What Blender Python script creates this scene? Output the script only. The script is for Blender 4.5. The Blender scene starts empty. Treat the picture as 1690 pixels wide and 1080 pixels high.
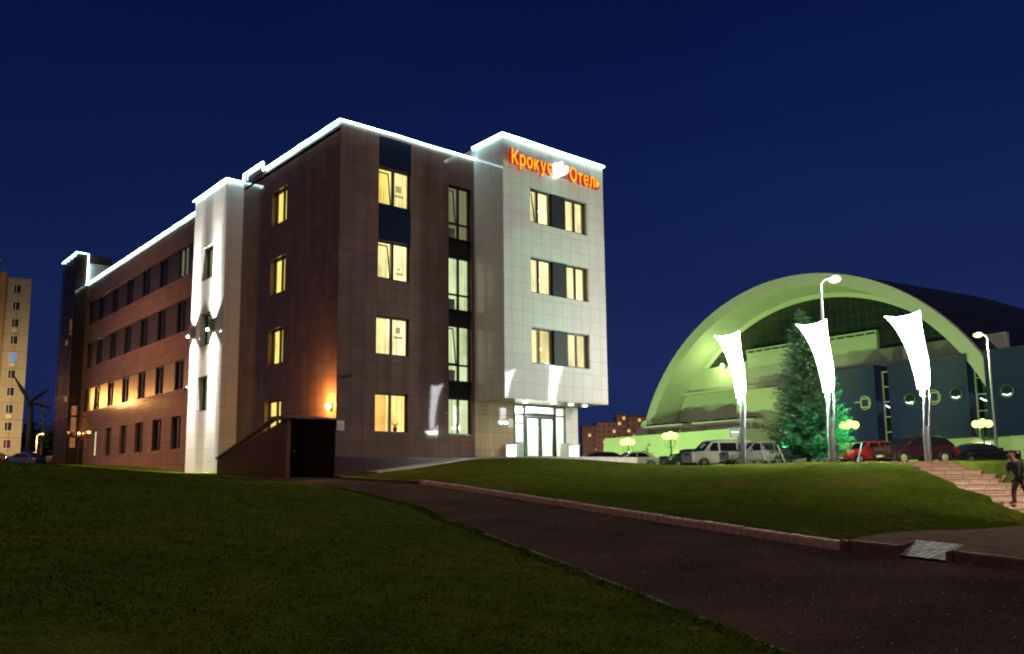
import bpy, bmesh, math, random
import numpy as np
from mathutils import Vector, Matrix

scene = bpy.context.scene
COL = scene.collection
R = math.radians
random.seed(7)
rng = np.random.default_rng(7)

# ------------------------------------------------------------------ camera
CX, CY_, CZ = -17.449, -31.836, 1.6
YAW, PITCH, ROLL = -0.70791178, 0.1323448, 0.0104454
FPX, PPY = 1392.355, 600.929          # focal length and principal row at 1690 x 1080
cam_d = bpy.data.cameras.new('camera')
cam = bpy.data.objects.new('camera', cam_d)
COL.objects.link(cam)
rot = Matrix.Rotation(YAW, 3, 'Z') @ Matrix.Rotation(PITCH, 3, 'X') @ Matrix.Rotation(ROLL, 3, 'Y')
m3 = rot @ Matrix.Rotation(R(90), 3, 'X')
cam.matrix_world = Matrix.Translation((CX, CY_, CZ)) @ m3.to_4x4()
cam_d.sensor_width = 36.0
cam_d.lens = FPX / 1690 * 36.0
cam_d.shift_y = (PPY - 540.0) / 1690.0
cam_d.clip_start, cam_d.clip_end = 0.1, 4000
scene.camera = cam

FW = Vector((math.sin(-YAW), math.cos(-YAW), 0))
RT = Vector((FW.y, -FW.x, 0))
def W(r, d, z=0.0):
    """ground metres right of / ahead of the viewpoint -> world"""
    return Vector((CX + RT.x * r + FW.x * d, CY_ + RT.y * r + FW.y * d, z))
def RD(x, y):
    dx, dy = x - CX, y - CY_
    return dx * RT.x + dy * RT.y, dx * FW.x + dy * FW.y

# ------------------------------------------------------------------ sky
world = bpy.data.worlds.new('World')
scene.world = world
world.use_nodes = True
wn, wl = world.node_tree.nodes, world.node_tree.links
wn.clear()
SUN_EL, SUN_AZ = R(52), R(232)
out = wn.new('ShaderNodeOutputWorld')
bg = wn.new('ShaderNodeBackground')
tc = wn.new('ShaderNodeTexCoord')
sx = wn.new('ShaderNodeSeparateXYZ')
rp = wn.new('ShaderNodeValToRGB')
el = rp.color_ramp.elements
el[0].position, el[0].color = 0.0, (0.0110, 0.0215, 0.0880, 1)
el[1].position, el[1].color = 0.62, (0.0016, 0.0052, 0.0420, 1)
e = el.new(0.12); e.color = (0.0105, 0.0205, 0.0900, 1)
e = el.new(0.30); e.color = (0.0050, 0.0125, 0.0680, 1)
e = el.new(0.46); e.color = (0.0024, 0.0078, 0.0540, 1)
sk = wn.new('ShaderNodeTexSky')
sk.sky_type = 'NISHITA'; sk.sun_disc = False
sk.sun_elevation = R(-5); sk.sun_rotation = R(200)
mx = wn.new('ShaderNodeMix'); mx.data_type = 'RGBA'; mx.blend_type = 'ADD'
mx.inputs['Factor'].default_value = 0.05
wl.new(tc.outputs['Generated'], sx.inputs[0])
wl.new(sx.outputs['Z'], rp.inputs[0])
cn = wn.new('ShaderNodeTexNoise'); cn.inputs['Scale'].default_value = 2.6; cn.inputs['Detail'].default_value = 5
cm = wn.new('ShaderNodeMapping'); cm.inputs['Scale'].default_value = (1, 1, 3.2)
wl.new(tc.outputs['Generated'], cm.inputs[0]); wl.new(cm.outputs[0], cn.inputs['Vector'])
cr_ = wn.new('ShaderNodeValToRGB'); cr_.color_ramp.elements[0].position, cr_.color_ramp.elements[1].position = .3, .75
cr_.color_ramp.elements[0].color = (.90, .91, .93, 1); cr_.color_ramp.elements[1].color = (1.14, 1.12, 1.09, 1)
wl.new(cn.outputs['Fac'], cr_.inputs[0])
ml = wn.new('ShaderNodeMix'); ml.data_type = 'RGBA'; ml.blend_type = 'MULTIPLY'; ml.inputs['Factor'].default_value = 1.0
wl.new(rp.outputs[0], ml.inputs[6]); wl.new(cr_.outputs[0], ml.inputs[7])
dt = wn.new('ShaderNodeVectorMath'); dt.operation = 'DOT_PRODUCT'; dt.inputs[1].default_value = (0.98, 0.10, 0.0)
wl.new(tc.outputs['Generated'], dt.inputs[0])
dm = wn.new('ShaderNodeMapRange'); dm.inputs['From Min'].default_value = -.2; dm.inputs['From Max'].default_value = 1.0; dm.inputs['To Min'].default_value = .72; dm.inputs['To Max'].default_value = 1.16
wl.new(dt.outputs['Value'], dm.inputs['Value'])
sc_ = wn.new('ShaderNodeVectorMath'); sc_.operation = 'SCALE'
wl.new(ml.outputs[2], sc_.inputs[0]); wl.new(dm.outputs[0], sc_.inputs['Scale'])
wl.new(sc_.outputs[0], mx.inputs[6])
wl.new(sk.outputs[0], mx.inputs[7])
wl.new(mx.outputs[2], bg.inputs['Color'])
bg.inputs['Strength'].default_value = 1.0
wl.new(bg.outputs[0], out.inputs[0])

# one faint warm lamp for the sky glow of the town behind the viewer
sd = bpy.data.lights.new('sun', 'SUN')
sd.energy = 0.68; sd.angle = R(25); sd.color = (1.0, 0.74, 0.52)
sun = bpy.data.objects.new('sun', sd); COL.objects.link(sun)
sv = Vector((math.sin(SUN_AZ) * math.cos(SUN_EL), math.cos(SUN_AZ) * math.cos(SUN_EL), math.sin(SUN_EL)))
sun.rotation_euler = sv.to_track_quat('Z', 'Y').to_euler()
sun.location = (0, -20, 40)

scene.view_settings.view_transform = 'Standard'
scene.view_settings.look = 'None'
scene.view_settings.exposure = 0.0
scene.view_settings.gamma = 1.0
scene.cycles.use_denoising = True
scene.cycles.filter_width = 2.0
scene.cycles.max_bounces = 6
scene.cycles.diffuse_bounces = 2
scene.cycles.glossy_bounces = 3
scene.cycles.transparent_max_bounces = 12
scene.cycles.sample_clamp_indirect = 4.0
scene.cycles.blur_glossy = 0.3
scene.cycles.caustics_reflective = False
scene.cycles.caustics_refractive = False

# ------------------------------------------------------------------ materials
MAT = {}
def new_mat(name):
    m = bpy.data.materials.new(name); m.use_nodes = True
    n, l = m.node_tree.nodes, m.node_tree.links
    n.clear()
    o = n.new('ShaderNodeOutputMaterial')
    return m, n, l, o
def noise(n, l, scale, detail=4, coord=None, mapscale=None):
    t = n.new('ShaderNodeTexNoise'); t.inputs['Scale'].default_value = scale; t.inputs['Detail'].default_value = detail
    c = n.new('ShaderNodeTexCoord')
    if mapscale:
        mp = n.new('ShaderNodeMapping'); mp.inputs['Scale'].default_value = mapscale
        l.new(c.outputs['Object'], mp.inputs[0]); l.new(mp.outputs[0], t.inputs['Vector'])
    else:
        l.new(c.outputs['Object'], t.inputs['Vector'])
    return t
def ramp(n, l, src, stops):
    r = n.new('ShaderNodeValToRGB'); e = r.color_ramp.elements
    e[0].position, e[0].color = stops[0][0], (*stops[0][1], 1)
    e[1].position, e[1].color = stops[-1][0], (*stops[-1][1], 1)
    for p, c in stops[1:-1]:
        k = e.new(p); k.color = (*c, 1)
    l.new(src, r.inputs[0]); return r
def pbr(name, col, rough=0.5, metal=0.0, spec=0.5, var=0.12, nscale=6.0, coat=0.0, bump=0.0):
    if name in MAT: return MAT[name]
    m, n, l, o = new_mat(name)
    b = n.new('ShaderNodeBsdfPrincipled')
    t = noise(n, l, nscale)
    lo = tuple(c * (1 - var) for c in col); hi = tuple(min(1, c * (1 + var)) for c in col)
    r = ramp(n, l, t.outputs['Fac'], [(0.3, lo), (0.7, hi)])
    l.new(r.outputs[0], b.inputs['Base Color'])
    b.inputs['Roughness'].default_value = rough; b.inputs['Metallic'].default_value = metal
    b.inputs['Specular IOR Level'].default_value = spec; b.inputs['Coat Weight'].default_value = coat
    if bump:
        bp = n.new('ShaderNodeBump'); bp.inputs['Strength'].default_value = bump; bp.inputs['Distance'].default_value = 0.02
        l.new(t.outputs['Fac'], bp.inputs['Height']); l.new(bp.outputs[0], b.inputs['Normal'])
    l.new(b.outputs[0], o.inputs[0]); MAT[name] = m; return m
def emit(name, col, strength, fold=False, var=0.25):
    if name in MAT: return MAT[name]
    m, n, l, o = new_mat(name)
    e = n.new('ShaderNodeEmission'); e.inputs['Strength'].default_value = strength
    if fold:
        t = noise(n, l, 1.0, 3, mapscale=(9, 9, 0.12))
        t2 = noise(n, l, 1.0, 2, mapscale=(0.9, 0.9, 0.8))
        a = n.new('ShaderNodeMath'); a.operation = 'MULTIPLY'
        l.new(t.outputs['Fac'], a.inputs[0]); l.new(t2.outputs['Fac'], a.inputs[1])
        r = ramp(n, l, a.outputs[0], [(0.12, tuple(c * (1 - var * 1.6) for c in col)), (0.26, col), (0.42, tuple(min(1.5, c * (1 + var)) for c in col))])
        l.new(r.outputs[0], e.inputs['Color'])
    else:
        t = noise(n, l, 3.0, 2)
        r = ramp(n, l, t.outputs['Fac'], [(0.3, tuple(c * .93 for c in col)), (0.7, col)])
        l.new(r.outputs[0], e.inputs['Color'])
    l.new(e.outputs[0], o.inputs[0]); MAT[name] = m; return m
def tile(name, col, joint, tw=0.66, th=0.69, rough=0.12, var=0.10, mortar=0.012, streak=0.12, spec=0.5, coat=0.0, z0=0.0, off=0.0, bump=0.15):
    if name in MAT: return MAT[name]
    m, n, l, o = new_mat(name)
    b = n.new('ShaderNodeBsdfPrincipled')
    c = n.new('ShaderNodeTexCoord'); s = n.new('ShaderNodeSeparateXYZ'); l.new(c.outputs['Object'], s.inputs[0])
    g = n.new('ShaderNodeNewGeometry'); gs = n.new('ShaderNodeSeparateXYZ'); l.new(g.outputs['True Normal'], gs.inputs[0])
    ab = n.new('ShaderNodeMath'); ab.operation = 'ABSOLUTE'; l.new(gs.outputs['X'], ab.inputs[0])
    gt = n.new('ShaderNodeMath'); gt.operation = 'GREATER_THAN'; gt.inputs[1].default_value = 0.5; l.new(ab.outputs[0], gt.inputs[0])
    mi = n.new('ShaderNodeMix'); mi.data_type = 'FLOAT'
    l.new(gt.outputs[0], mi.inputs[0]); l.new(s.outputs['X'], mi.inputs[2]); l.new(s.outputs['Y'], mi.inputs[3])
    cb = n.new('ShaderNodeCombineXYZ'); l.new(mi.outputs[0], cb.inputs[0])
    az = n.new('ShaderNodeMath'); az.operation = 'SUBTRACT'; az.inputs[1].default_value = z0; l.new(s.outputs['Z'], az.inputs[0])
    l.new(az.outputs[0], cb.inputs[1])
    bt = n.new('ShaderNodeTexBrick'); l.new(cb.outputs[0], bt.inputs['Vector'])
    bt.offset = off; bt.squash = 1.0
    bt.inputs['Scale'].default_value = 1.0; bt.inputs['Brick Width'].default_value = tw; bt.inputs['Row Height'].default_value = th
    bt.inputs['Mortar Size'].default_value = mortar; bt.inputs['Mortar Smooth'].default_value = 0.2; bt.inputs['Bias'].default_value = 0.0
    bt.inputs['Color1'].default_value = (*[x * (1 - var) for x in col], 1)
    bt.inputs['Color2'].default_value = (*[min(1, x * (1 + var)) for x in col], 1)
    bt.inputs['Mortar'].default_value = (*joint, 1)
    ns = noise(n, l, 1.0, 4, mapscale=(2.2, 2.2, 0.25))
    rr = ramp(n, l, ns.outputs['Fac'], [(0.3, (1 - streak,) * 3), (0.7, (1 + streak,) * 3)])
    mm = n.new('ShaderNodeMix'); mm.data_type = 'RGBA'; mm.blend_type = 'MULTIPLY'; mm.inputs['Factor'].default_value = 1.0
    l.new(bt.outputs['Color'], mm.inputs[6]); l.new(rr.outputs[0], mm.inputs[7])
    l.new(mm.outputs[2], b.inputs['Base Color'])
    b.inputs['Roughness'].default_value = rough; b.inputs['Specular IOR Level'].default_value = spec
    b.inputs['Coat Weight'].default_value = coat; b.inputs['Coat Roughness'].default_value = 0.03
    bp = n.new('ShaderNodeBump'); bp.inputs['Strength'].default_value = bump; bp.inputs['Distance'].default_value = 0.01; bp.invert = True
    l.new(bt.outputs['Fac'], bp.inputs['Height']); l.new(bp.outputs[0], b.inputs['Normal'])
    l.new(b.outputs[0], o.inputs[0]); MAT[name] = m; return m
def glass_mat(name, tint=(1, 1, 1), fac=1.45, rough=0.0):
    if name in MAT: return MAT[name]
    m, n, l, o = new_mat(name)
    t = n.new('ShaderNodeBsdfTransparent'); t.inputs[0].default_value = (*tint, 1)
    g = n.new('ShaderNodeBsdfGlossy'); g.inputs['Roughness'].default_value = rough
    lw = n.new('ShaderNodeLayerWeight'); lw.inputs['Blend'].default_value = 0.5
    pw = n.new('ShaderNodeMath'); pw.operation = 'POWER'; pw.inputs[1].default_value = 5.0; l.new(lw.outputs['Facing'], pw.inputs[0])
    f0 = ((fac - 1) / (fac + 1)) ** 2
    f = n.new('ShaderNodeMath'); f.operation = 'MULTIPLY_ADD'; f.inputs[1].default_value = 0.9 - f0; f.inputs[2].default_value = f0; l.new(pw.outputs[0], f.inputs[0])
    x = n.new('ShaderNodeMixShader')
    l.new(f.outputs[0], x.inputs[0]); l.new(t.outputs[0], x.inputs[1]); l.new(g.outputs[0], x.inputs[2])
    l.new(x.outputs[0], o.inputs[0]); MAT[name] = m; return m

M_BROWN = tile('brown_granite', (0.165, 0.100, 0.082), (0.08, 0.05, 0.043), rough=0.04, streak=0.16, spec=0.22, bump=.04)
M_PINK = tile('rose_granite', (0.135, 0.080, 0.058), (0.07, 0.042, 0.035), tw=1.3, th=0.69, rough=0.12, streak=0.10, spec=0.16, bump=.04)
M_PLINTH = tile('plinth_granite', (0.062, 0.030, 0.026), (0.03, 0.016, 0.014), rough=0.2)
M_WHITE = tile('white_tile', (0.66, 0.64, 0.60), (0.30, 0.29, 0.28), rough=0.045, spec=.32, var=0.03, streak=0.04, mortar=.008, bump=.1)
M_TAN = tile('tan_tile', (0.40, 0.30, 0.19), (0.18, 0.13, 0.08), tw=0.86, th=0.86, rough=0.04, spec=.25, var=0.05, z0=0.2)
M_PORCH = tile('porch_tile', (0.15, 0.060, 0.030), (0.06, 0.026, 0.014), tw=0.9, rough=0.2, spec=.1)
M_NAVY = pbr('navy_panel', (0.012, 0.018, 0.036), 0.16, spec=0.6)
M_DARK = pbr('dark_frame', (0.014, 0.013, 0.012), 0.35)
M_DPANEL = pbr('charcoal_panel', (0.030, 0.032, 0.040), 0.5, spec=0.2)
M_GREENF = pbr('green_frame', (0.018, 0.040, 0.026), 0.3)
M_METAL = pbr('grey_metal', (0.30, 0.30, 0.31), 0.35, metal=0.7)
M_ROOF = pbr('roof_felt', (0.05, 0.05, 0.05), 0.9)
M_GLASS = glass_mat('window_glass')
M_DGLASS = glass_mat('dark_glass', (0.35, 0.33, 0.30), 1.9)
M_ROOMDARK = pbr('dark_room', (0.02, 0.017, 0.015), 0.9)
M_BLACK = pbr('black', (0.012, 0.012, 0.012), 0.5, spec=.15)
M_WPAINT = pbr('white_paint', (0.75, 0.75, 0.73), 0.45)
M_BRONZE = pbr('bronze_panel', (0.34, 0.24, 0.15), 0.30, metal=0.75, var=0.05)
M_BRONZE_SHADE = pbr('shaded_panel', (0.036, 0.027, 0.024), 0.35, metal=0.1, var=0.15)  # darker copy for upper floors, lack of lamp glare put into colour
LED = emit('led_strip', (0.60, 0.97, 1.0), 13.0)
LIT_Y = emit('lit_yellow', (0.92, 0.72, 0.15), 1.25, True)
LIT_R = emit('lit_room', (1.0, 0.86, 0.42), 1.45, True, .35)
LIT_RO = emit('lit_room_orange', (1.0, 0.66, 0.20), 1.5, True, .3)
LIT_Y2 = emit('lit_pale_yellow', (0.93, 0.80, 0.32), 1.2, True)
LIT_P = emit('lit_cream', (0.90, 0.78, 0.38), 1.2, True)
LIT_G = emit('lit_green_white', (0.60, 0.70, 0.36), 1.15, True)
LIT_D = emit('lit_dim_olive', (0.20, 0.20, 0.10), 0.9, True)
LIT_O = emit('lit_orange', (1.0, 0.56, 0.14), 1.15, True)
LIT_T = emit('lit_olive', (0.17, 0.21, 0.075), 0.9, True)
LIT_SHELF = emit('lit_shelf', (0.50, 0.42, 0.16), 0.9)

# ------------------------------------------------------------------ mesh helpers
class MB:
    def __init__(s): s.v, s.f, s.m = [], [], []
    def vert(s, p): s.v.append((p[0], p[1], p[2])); return len(s.v) - 1
    def face(s, pts, m=0):
        s.f.append([s.vert(p) for p in pts]); s.m.append(m)
    def box(s, x0, x1, y0, y1, z0, z1, m=0):
        s.hexa([(x0, y0, z0), (x1, y0, z0), (x1, y1, z0), (x0, y1, z0), (x0, y0, z1), (x1, y0, z1), (x1, y1, z1), (x0, y1, z1)], m)
    def hexa(s, p, m=0):
        b = len(s.v); s.v += [tuple(q) for q in p]
        for f in ((3, 2, 1, 0), (4, 5, 6, 7), (0, 1, 5, 4), (1, 2, 6, 5), (2, 3, 7, 6), (3, 0, 4, 7)):
            s.f.append([b + i for i in f]); s.m.append(m)
    def loft(s, rings, m=0, closed=True, caps=True):
        b = len(s.v); k = len(rings[0])
        for r in rings: s.v += [tuple(q) for q in r]
        for i in range(len(rings) - 1):
            for j in range(k if closed else k - 1):
                a, c = b + i * k + j, b + i * k + (j + 1) % k
                s.f.append([a, c, c + k, a + k]); s.m.append(m)
        if caps and closed:
            s.f.append([b + j for j in range(k)][::-1]); s.m.append(m)
            s.f.append([b + (len(rings) - 1) * k + j for j in range(k)]); s.m.append(m)
    def tube(s, pts, r, n=8, m=0, caps=True):
        pts = [Vector(p) for p in pts]; rings = []
        for i, p in enumerate(pts):
            t = (pts[min(i + 1, len(pts) - 1)] - pts[max(i - 1, 0)]).normalized()
            ref = Vector((0, 0, 1)) if abs(t.z) < 0.9 else Vector((1, 0, 0))
            a = t.cross(ref).normalized(); c = t.cross(a).normalized()
            rr = r[i] if isinstance(r, (list, tuple)) else r
            rings.append([p + (a * math.cos(q) + c * math.sin(q)) * rr for q in [2 * math.pi * j / n for j in range(n)]])
        s.loft(rings, m, True, caps)
    def lathe(s, prof, c=(0, 0, 0), n=16, m=0):
        rings = [[(c[0] + r * math.cos(2 * math.pi * j / n), c[1] + r * math.sin(2 * math.pi * j / n), c[2] + z) for j in range(n)] for r, z in prof]
        s.loft(rings, m, True, True)
    def prism(s, poly, fn, d0, d1, m=0):
        s.loft([[fn(u, v, d0) for u, v in poly], [fn(u, v, d1) for u, v in poly]], m)
    def sphere(s, c, r, n=12, m=0, sz=1.0):
        k = n // 2
        prof = [(max(1e-4, r * math.sin(math.pi * i / k)), -r * sz * math.cos(math.pi * i / k)) for i in range(k + 1)]
        s.lathe(prof, c, n, m)
    def build(s, name, mats, parent=None, smooth=False, base=None, angle=35, fixn=True):
        me = bpy.data.meshes.new(name)
        off = Vector(base) if base is not None else Vector((0, 0, 0))
        if parent is not None and base is None and parent.get('_o') is not None: off = Vector(parent['_o'])
        me.from_pydata([(x - off.x, y - off.y, z - off.z) for x, y, z in s.v], [], s.f)
        for mt in (mats if isinstance(mats, (list, tuple)) else [mats]): me.materials.append(mt)
        me.polygons.foreach_set('material_index', s.m)
        if fixn:
            bm = bmesh.new(); bm.from_mesh(me)
            if smooth: bmesh.ops.remove_doubles(bm, verts=bm.verts, dist=1e-5)
            bmesh.ops.recalc_face_normals(bm, faces=bm.faces); bm.to_mesh(me); bm.free()
        if smooth: me.shade_smooth() if angle is None else (me.shade_smooth(), me.set_sharp_from_angle(angle=R(angle)))
        me.update()
        ob = bpy.data.objects.new(name, me); COL.objects.link(ob)
        if parent is not None: ob.parent = parent
        elif base is not None: ob.location = base
        return ob
def tag(o, label=None, cat=None, group=None, kind=None):
    if label: o['label'] = label
    if cat: o['category'] = cat
    if group: o['group'] = group
    if kind: o['kind'] = kind
    return o
def empty(name, loc, label, cat, group=None, yaw=0.0, local=False):
    """an Empty at a thing's base; local=True: its parts are built in local metres"""
    o = bpy.data.objects.new(name, None); COL.objects.link(o)
    o.location = loc; o.rotation_euler = (0, 0, yaw); o.empty_display_size = 0.3
    if not local: o['_o'] = [float(x) for x in loc]
    return tag(o, label, cat, group)
def subparent(ob, parent):
    # world-built child of a part: same local frame as the part
    ob.parent = parent; return ob
def copy_tree(o, parent=None):
    c = o.copy(); COL.objects.link(c)
    if parent is not None: c.parent = parent
    for ch in list(o.children): copy_tree(ch, c)
    return c
def lamp(name, kind, loc, col, power, radius=0.1, parent=None, rot=None, spot=None, blend=0.5):
    d = bpy.data.lights.new(name, kind); d.energy = power; d.color = col
    if kind in ('POINT', 'SPOT'): d.shadow_soft_size = radius
    if kind == 'SPOT': d.spot_size = R(spot); d.spot_blend = blend
    o = bpy.data.objects.new(name, d); COL.objects.link(o)
    if parent is not None: o.parent = parent
    o.location = loc
    if rot is not None: o.rotation_euler = Vector(rot).to_track_quat('-Z', 'Y').to_euler()
    return o

# ------------------------------------------------------------------ terrain height
def roadz(d): return -0.453 + 0.0604 * min(d, 34.2)
REDGE = [(-8, 24), (0, 16), (5, 11.8), (8.5, 9.1), (11.6, 7.0), (13.7, 5.17), (18, 2.9), (24, -0.15), (29.7, -3.1), (33.0, -6.6), (34.8, -7.4), (36.5, -7.6)]
LEDGE = [(-8, 7.6), (0, 5.0), (4, 3.7), (7.5, 2.44), (10, 1.6), (13.1, 0.52), (20.2, -2.1), (26, -4.57), (30.1, -6.9), (32.6, -9.2), (34.0, -11.6), (36.5, -12.6)]
def interp(tab, d):
    return float(np.interp(d, [t[0] for t in tab], [t[1] for t in tab]))
def rR(d): return interp(REDGE, d)
def rL(d): return interp(LEDGE, d)
cp = []
for d in (-6, 0, 5, 8.5, 11.6, 13.7, 18, 24, 29.7, 33):
    cp.append((rR(d), d, roadz(d) + 0.13)); cp.append((rL(d), d, roadz(d) + 0.04)); cp.append(((rR(d) + rL(d)) / 2, d, roadz(d) + 0.02))
cp += [(-3.6, 6, 0.42), (-8, 6, 0.75), (-16, 6, 1.1), (-10, 13, 1.30), (-5, 12, 0.78), (-12, 20, 1.75), (-7, 20, 1.28), (-18.2, 29, 2.33), (-12, 28, 1.80),
       (-26, 18, 2.2), (-30, 40, 2.75), (-24, 30, 2.55), (-45, 60, 2.95), (-50, 85, 3.0), (-20, 70, 3.0), (-33.5, 66, 2.80), (-18, 46.5, 1.98), (-14.9, 42.8, 1.92),
       (-16.5, 36, 2.02), (-13.8, 39.6, 1.80), (-9.1, 34.4, 1.64), (-7.4, 35.5, 1.72), (-22, 40, 2.35),
       (-6.2, 36.5, 1.80), (-2.5, 39.7, 2.40), (0.8, 37.3, 2.33), (3.5, 44.9, 2.45), (6.1, 41.9, 2.16), (9, 44, 1.96), (8.5, 38, 1.95), (-4, 36.2, 1.95),
       (10.75, 39.4, 2.06), (13.6, 36, 2.05), (16.5, 34.2, 1.99), (12, 48, 2.06), (20, 46, 2.03), (20, 60, 2.05), (5, 60, 2.1), (30, 60, 2.05), (14, 75, 2.05), (45, 70, 2.05), (60, 95, 2.1), (20, 95, 2.1),
       (4.5, 26, 1.10), (8.5, 28, 1.38), (3.2, 32, 1.55), (7, 34, 1.80), (11, 31, 1.62), (1.5, 27.5, 1.17),
       (15.05, 33, 1.97), (14.5, 28, 1.20), (13.96, 23, 0.42), (12.3, 25.5, 0.95), (11, 22.0, 0.62), (13.2, 30, 1.62),
       (18.4, 33, 2.0), (18.6, 28, 1.75), (18.0, 24, 1.0), (24, 34, 2.0), (24, 27, 1.6),
       (7.7, 16.5, 0.47), (9.85, 17.9, 0.40), (12.1, 20, 0.36), (15, 20, 0.34), (20, 19, 0.34), (12, 13, 0.38), (20, 10, 0.3), (30, 14, 0.4), (8.2, 13.2, 0.44)]
cp = np.array(cp, float)
def tps_k(r2): return 0.5 * r2 * np.log(np.maximum(r2, 1e-9))
_n = len(cp)
_K = tps_k(((cp[:, None, :2] - cp[None, :, :2]) ** 2).sum(-1)) + np.eye(_n) * 0.6
_P = np.c_[np.ones(_n), cp[:, :2]]
_A = np.zeros((_n + 3, _n + 3)); _A[:_n, :_n] = _K; _A[:_n, _n:] = _P; _A[_n:, :_n] = _P.T
_w = np.linalg.solve(_A, np.r_[cp[:, 2], 0, 0, 0])
def sstep(a, b, x):
    t = np.clip((x - a) / (b - a), 0, 1); return t * t * (3 - 2 * t)
def H(r, d):
    r = np.atleast_1d(np.asarray(r, float)); d = np.atleast_1d(np.asarray(d, float))
    res = np.empty(len(r))
    for i in range(0, len(r), 4000):
        q = np.c_[r[i:i + 4000], d[i:i + 4000]]
        k = tps_k(((q[:, None, :] - cp[None, :, :2]) ** 2).sum(-1))
        res[i:i + 4000] = k @ _w[:_n] + _w[_n] + q @ _w[_n + 1:]
    far = 2.07 + 0.93 * sstep(8, 40, -r + 0.0 * d)
    f = np.maximum(sstep(55, 75, d), np.maximum(sstep(34, 60, r), sstep(40, 70, -r)))
    f = np.maximum(f, sstep(4, 14, -d))
    res = res * (1 - f) + far * f
    return res
def Hs(r, d): return float(H(r, d)[0])
def Hw(x, y):
    r, d = RD(x, y); return Hs(r, d)

# ------------------------------------------------------------------ ground materials
def grass_ground():
    m, n, l, o = new_mat('lawn')
    b = n.new('ShaderNodeBsdfPrincipled')
    t = noise(n, l, 0.35, 5); t2 = noise(n, l, 28, 4); t3 = noise(n, l, 2.4, 5)
    r = ramp(n, l, t.outputs['Fac'], [(0.30, (0.060, 0.098, 0.011)), (0.52, (0.078, 0.112, 0.014)), (0.76, (0.125, 0.115, 0.024))])
    r2 = ramp(n, l, t2.outputs['Fac'], [(0.3, (0.45,) * 3), (0.7, (1.35,) * 3)])
    r3 = ramp(n, l, t3.outputs['Fac'], [(0.3, (0.65,) * 3), (0.7, (1.2,) * 3)])
    m1 = n.new('ShaderNodeMix'); m1.data_type = 'RGBA'; m1.blend_type = 'MULTIPLY'; m1.inputs[0].default_value = 1
    m2 = n.new('ShaderNodeMix'); m2.data_type = 'RGBA'; m2.blend_type = 'MULTIPLY'; m2.inputs[0].default_value = 1
    l.new(r.outputs[0], m1.inputs[6]); l.new(r2.outputs[0], m1.inputs[7])
    l.new(m1.outputs[2], m2.inputs[6]); l.new(r3.outputs[0], m2.inputs[7])
    l.new(m2.outputs[2], b.inputs['Base Color']); b.inputs['Roughness'].default_value = 0.95
    b.inputs['Specular IOR Level'].default_value = 0.0
    bp = n.new('ShaderNodeBump'); bp.inputs['Strength'].default_value = 0.5; bp.inputs['Distance'].default_value = 0.05
    l.new(t2.outputs['Fac'], bp.inputs['Height']); l.new(bp.outputs[0], b.inputs['Normal'])
    l.new(b.outputs[0], o.inputs[0]); return m
def asphalt():
    m, n, l, o = new_mat('asphalt')
    b = n.new('ShaderNodeBsdfPrincipled')
    t = noise(n, l, 0.55, 8); t2 = noise(n, l, 45, 3)
    r = ramp(n, l, t.outputs['Fac'], [(0.25, (0.044, 0.031, 0.027)), (0.5, (0.068, 0.047, 0.041)), (0.75, (0.098, 0.067, 0.057))])
    r2 = ramp(n, l, t2.outputs['Fac'], [(0.3, (0.30,) * 3), (0.7, (1.75,) * 3)])
    m1 = n.new('ShaderNodeMix'); m1.data_type = 'RGBA'; m1.blend_type = 'MULTIPLY'; m1.inputs[0].default_value = 1
    l.new(r.outputs[0], m1.inputs[6]); l.new(r2.outputs[0], m1.inputs[7])
    v = n.new('ShaderNodeTexVoronoi'); v.inputs['Scale'].default_value = 10.0
    c = n.new('ShaderNodeTexCoord'); l.new(c.outputs['Object'], v.inputs['Vector'])
    vs = n.new('ShaderNodeSeparateColor'); l.new(v.outputs['Color'], vs.inputs[0])
    lt = n.new('ShaderNodeMath'); lt.operation = 'LESS_THAN'; lt.inputs[1].default_value = 0.085; l.new(v.outputs['Distance'], lt.inputs[0])
    gt = n.new('ShaderNodeMath'); gt.operation = 'GREATER_THAN'; gt.inputs[1].default_value = 0.62; l.new(vs.outputs[0], gt.inputs[0])
    an = n.new('ShaderNodeMath'); an.operation = 'MULTIPLY'; l.new(lt.outputs[0], an.inputs[0]); l.new(gt.outputs[0], an.inputs[1])
    m2 = n.new('ShaderNodeMix'); m2.data_type = 'RGBA'; l.new(an.outputs[0], m2.inputs[0])
    l.new(m1.outputs[2], m2.inputs[6]); m2.inputs[7].default_value = (0.75, 0.78, 0.70, 1)  # pale grit specks, their glint put into the colour
    l.new(m2.outputs[2], b.inputs['Base Color'])
    b.inputs['Roughness'].default_value = 0.85; b.inputs['Specular IOR Level'].default_value = 0.0
    bp = n.new('ShaderNodeBump'); bp.inputs['Strength'].default_value = 0.6; bp.inputs['Distance'].default_value = 0.015
    l.new(t2.outputs['Fac'], bp.inputs['Height']); l.new(bp.outputs[0], b.inputs['Normal'])
    l.new(b.outputs[0], o.inputs[0]); return m
M_LAWN, M_ASPH = grass_ground(), asphalt()
M_PAVE = pbr('pavement', (0.17, 0.125, 0.095), 0.9, spec=0, nscale=3, var=0.25, bump=0.3)
M_APRON = pbr('apron_stone', (0.42, 0.38, 0.33), 0.6, nscale=3, var=0.15)

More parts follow.
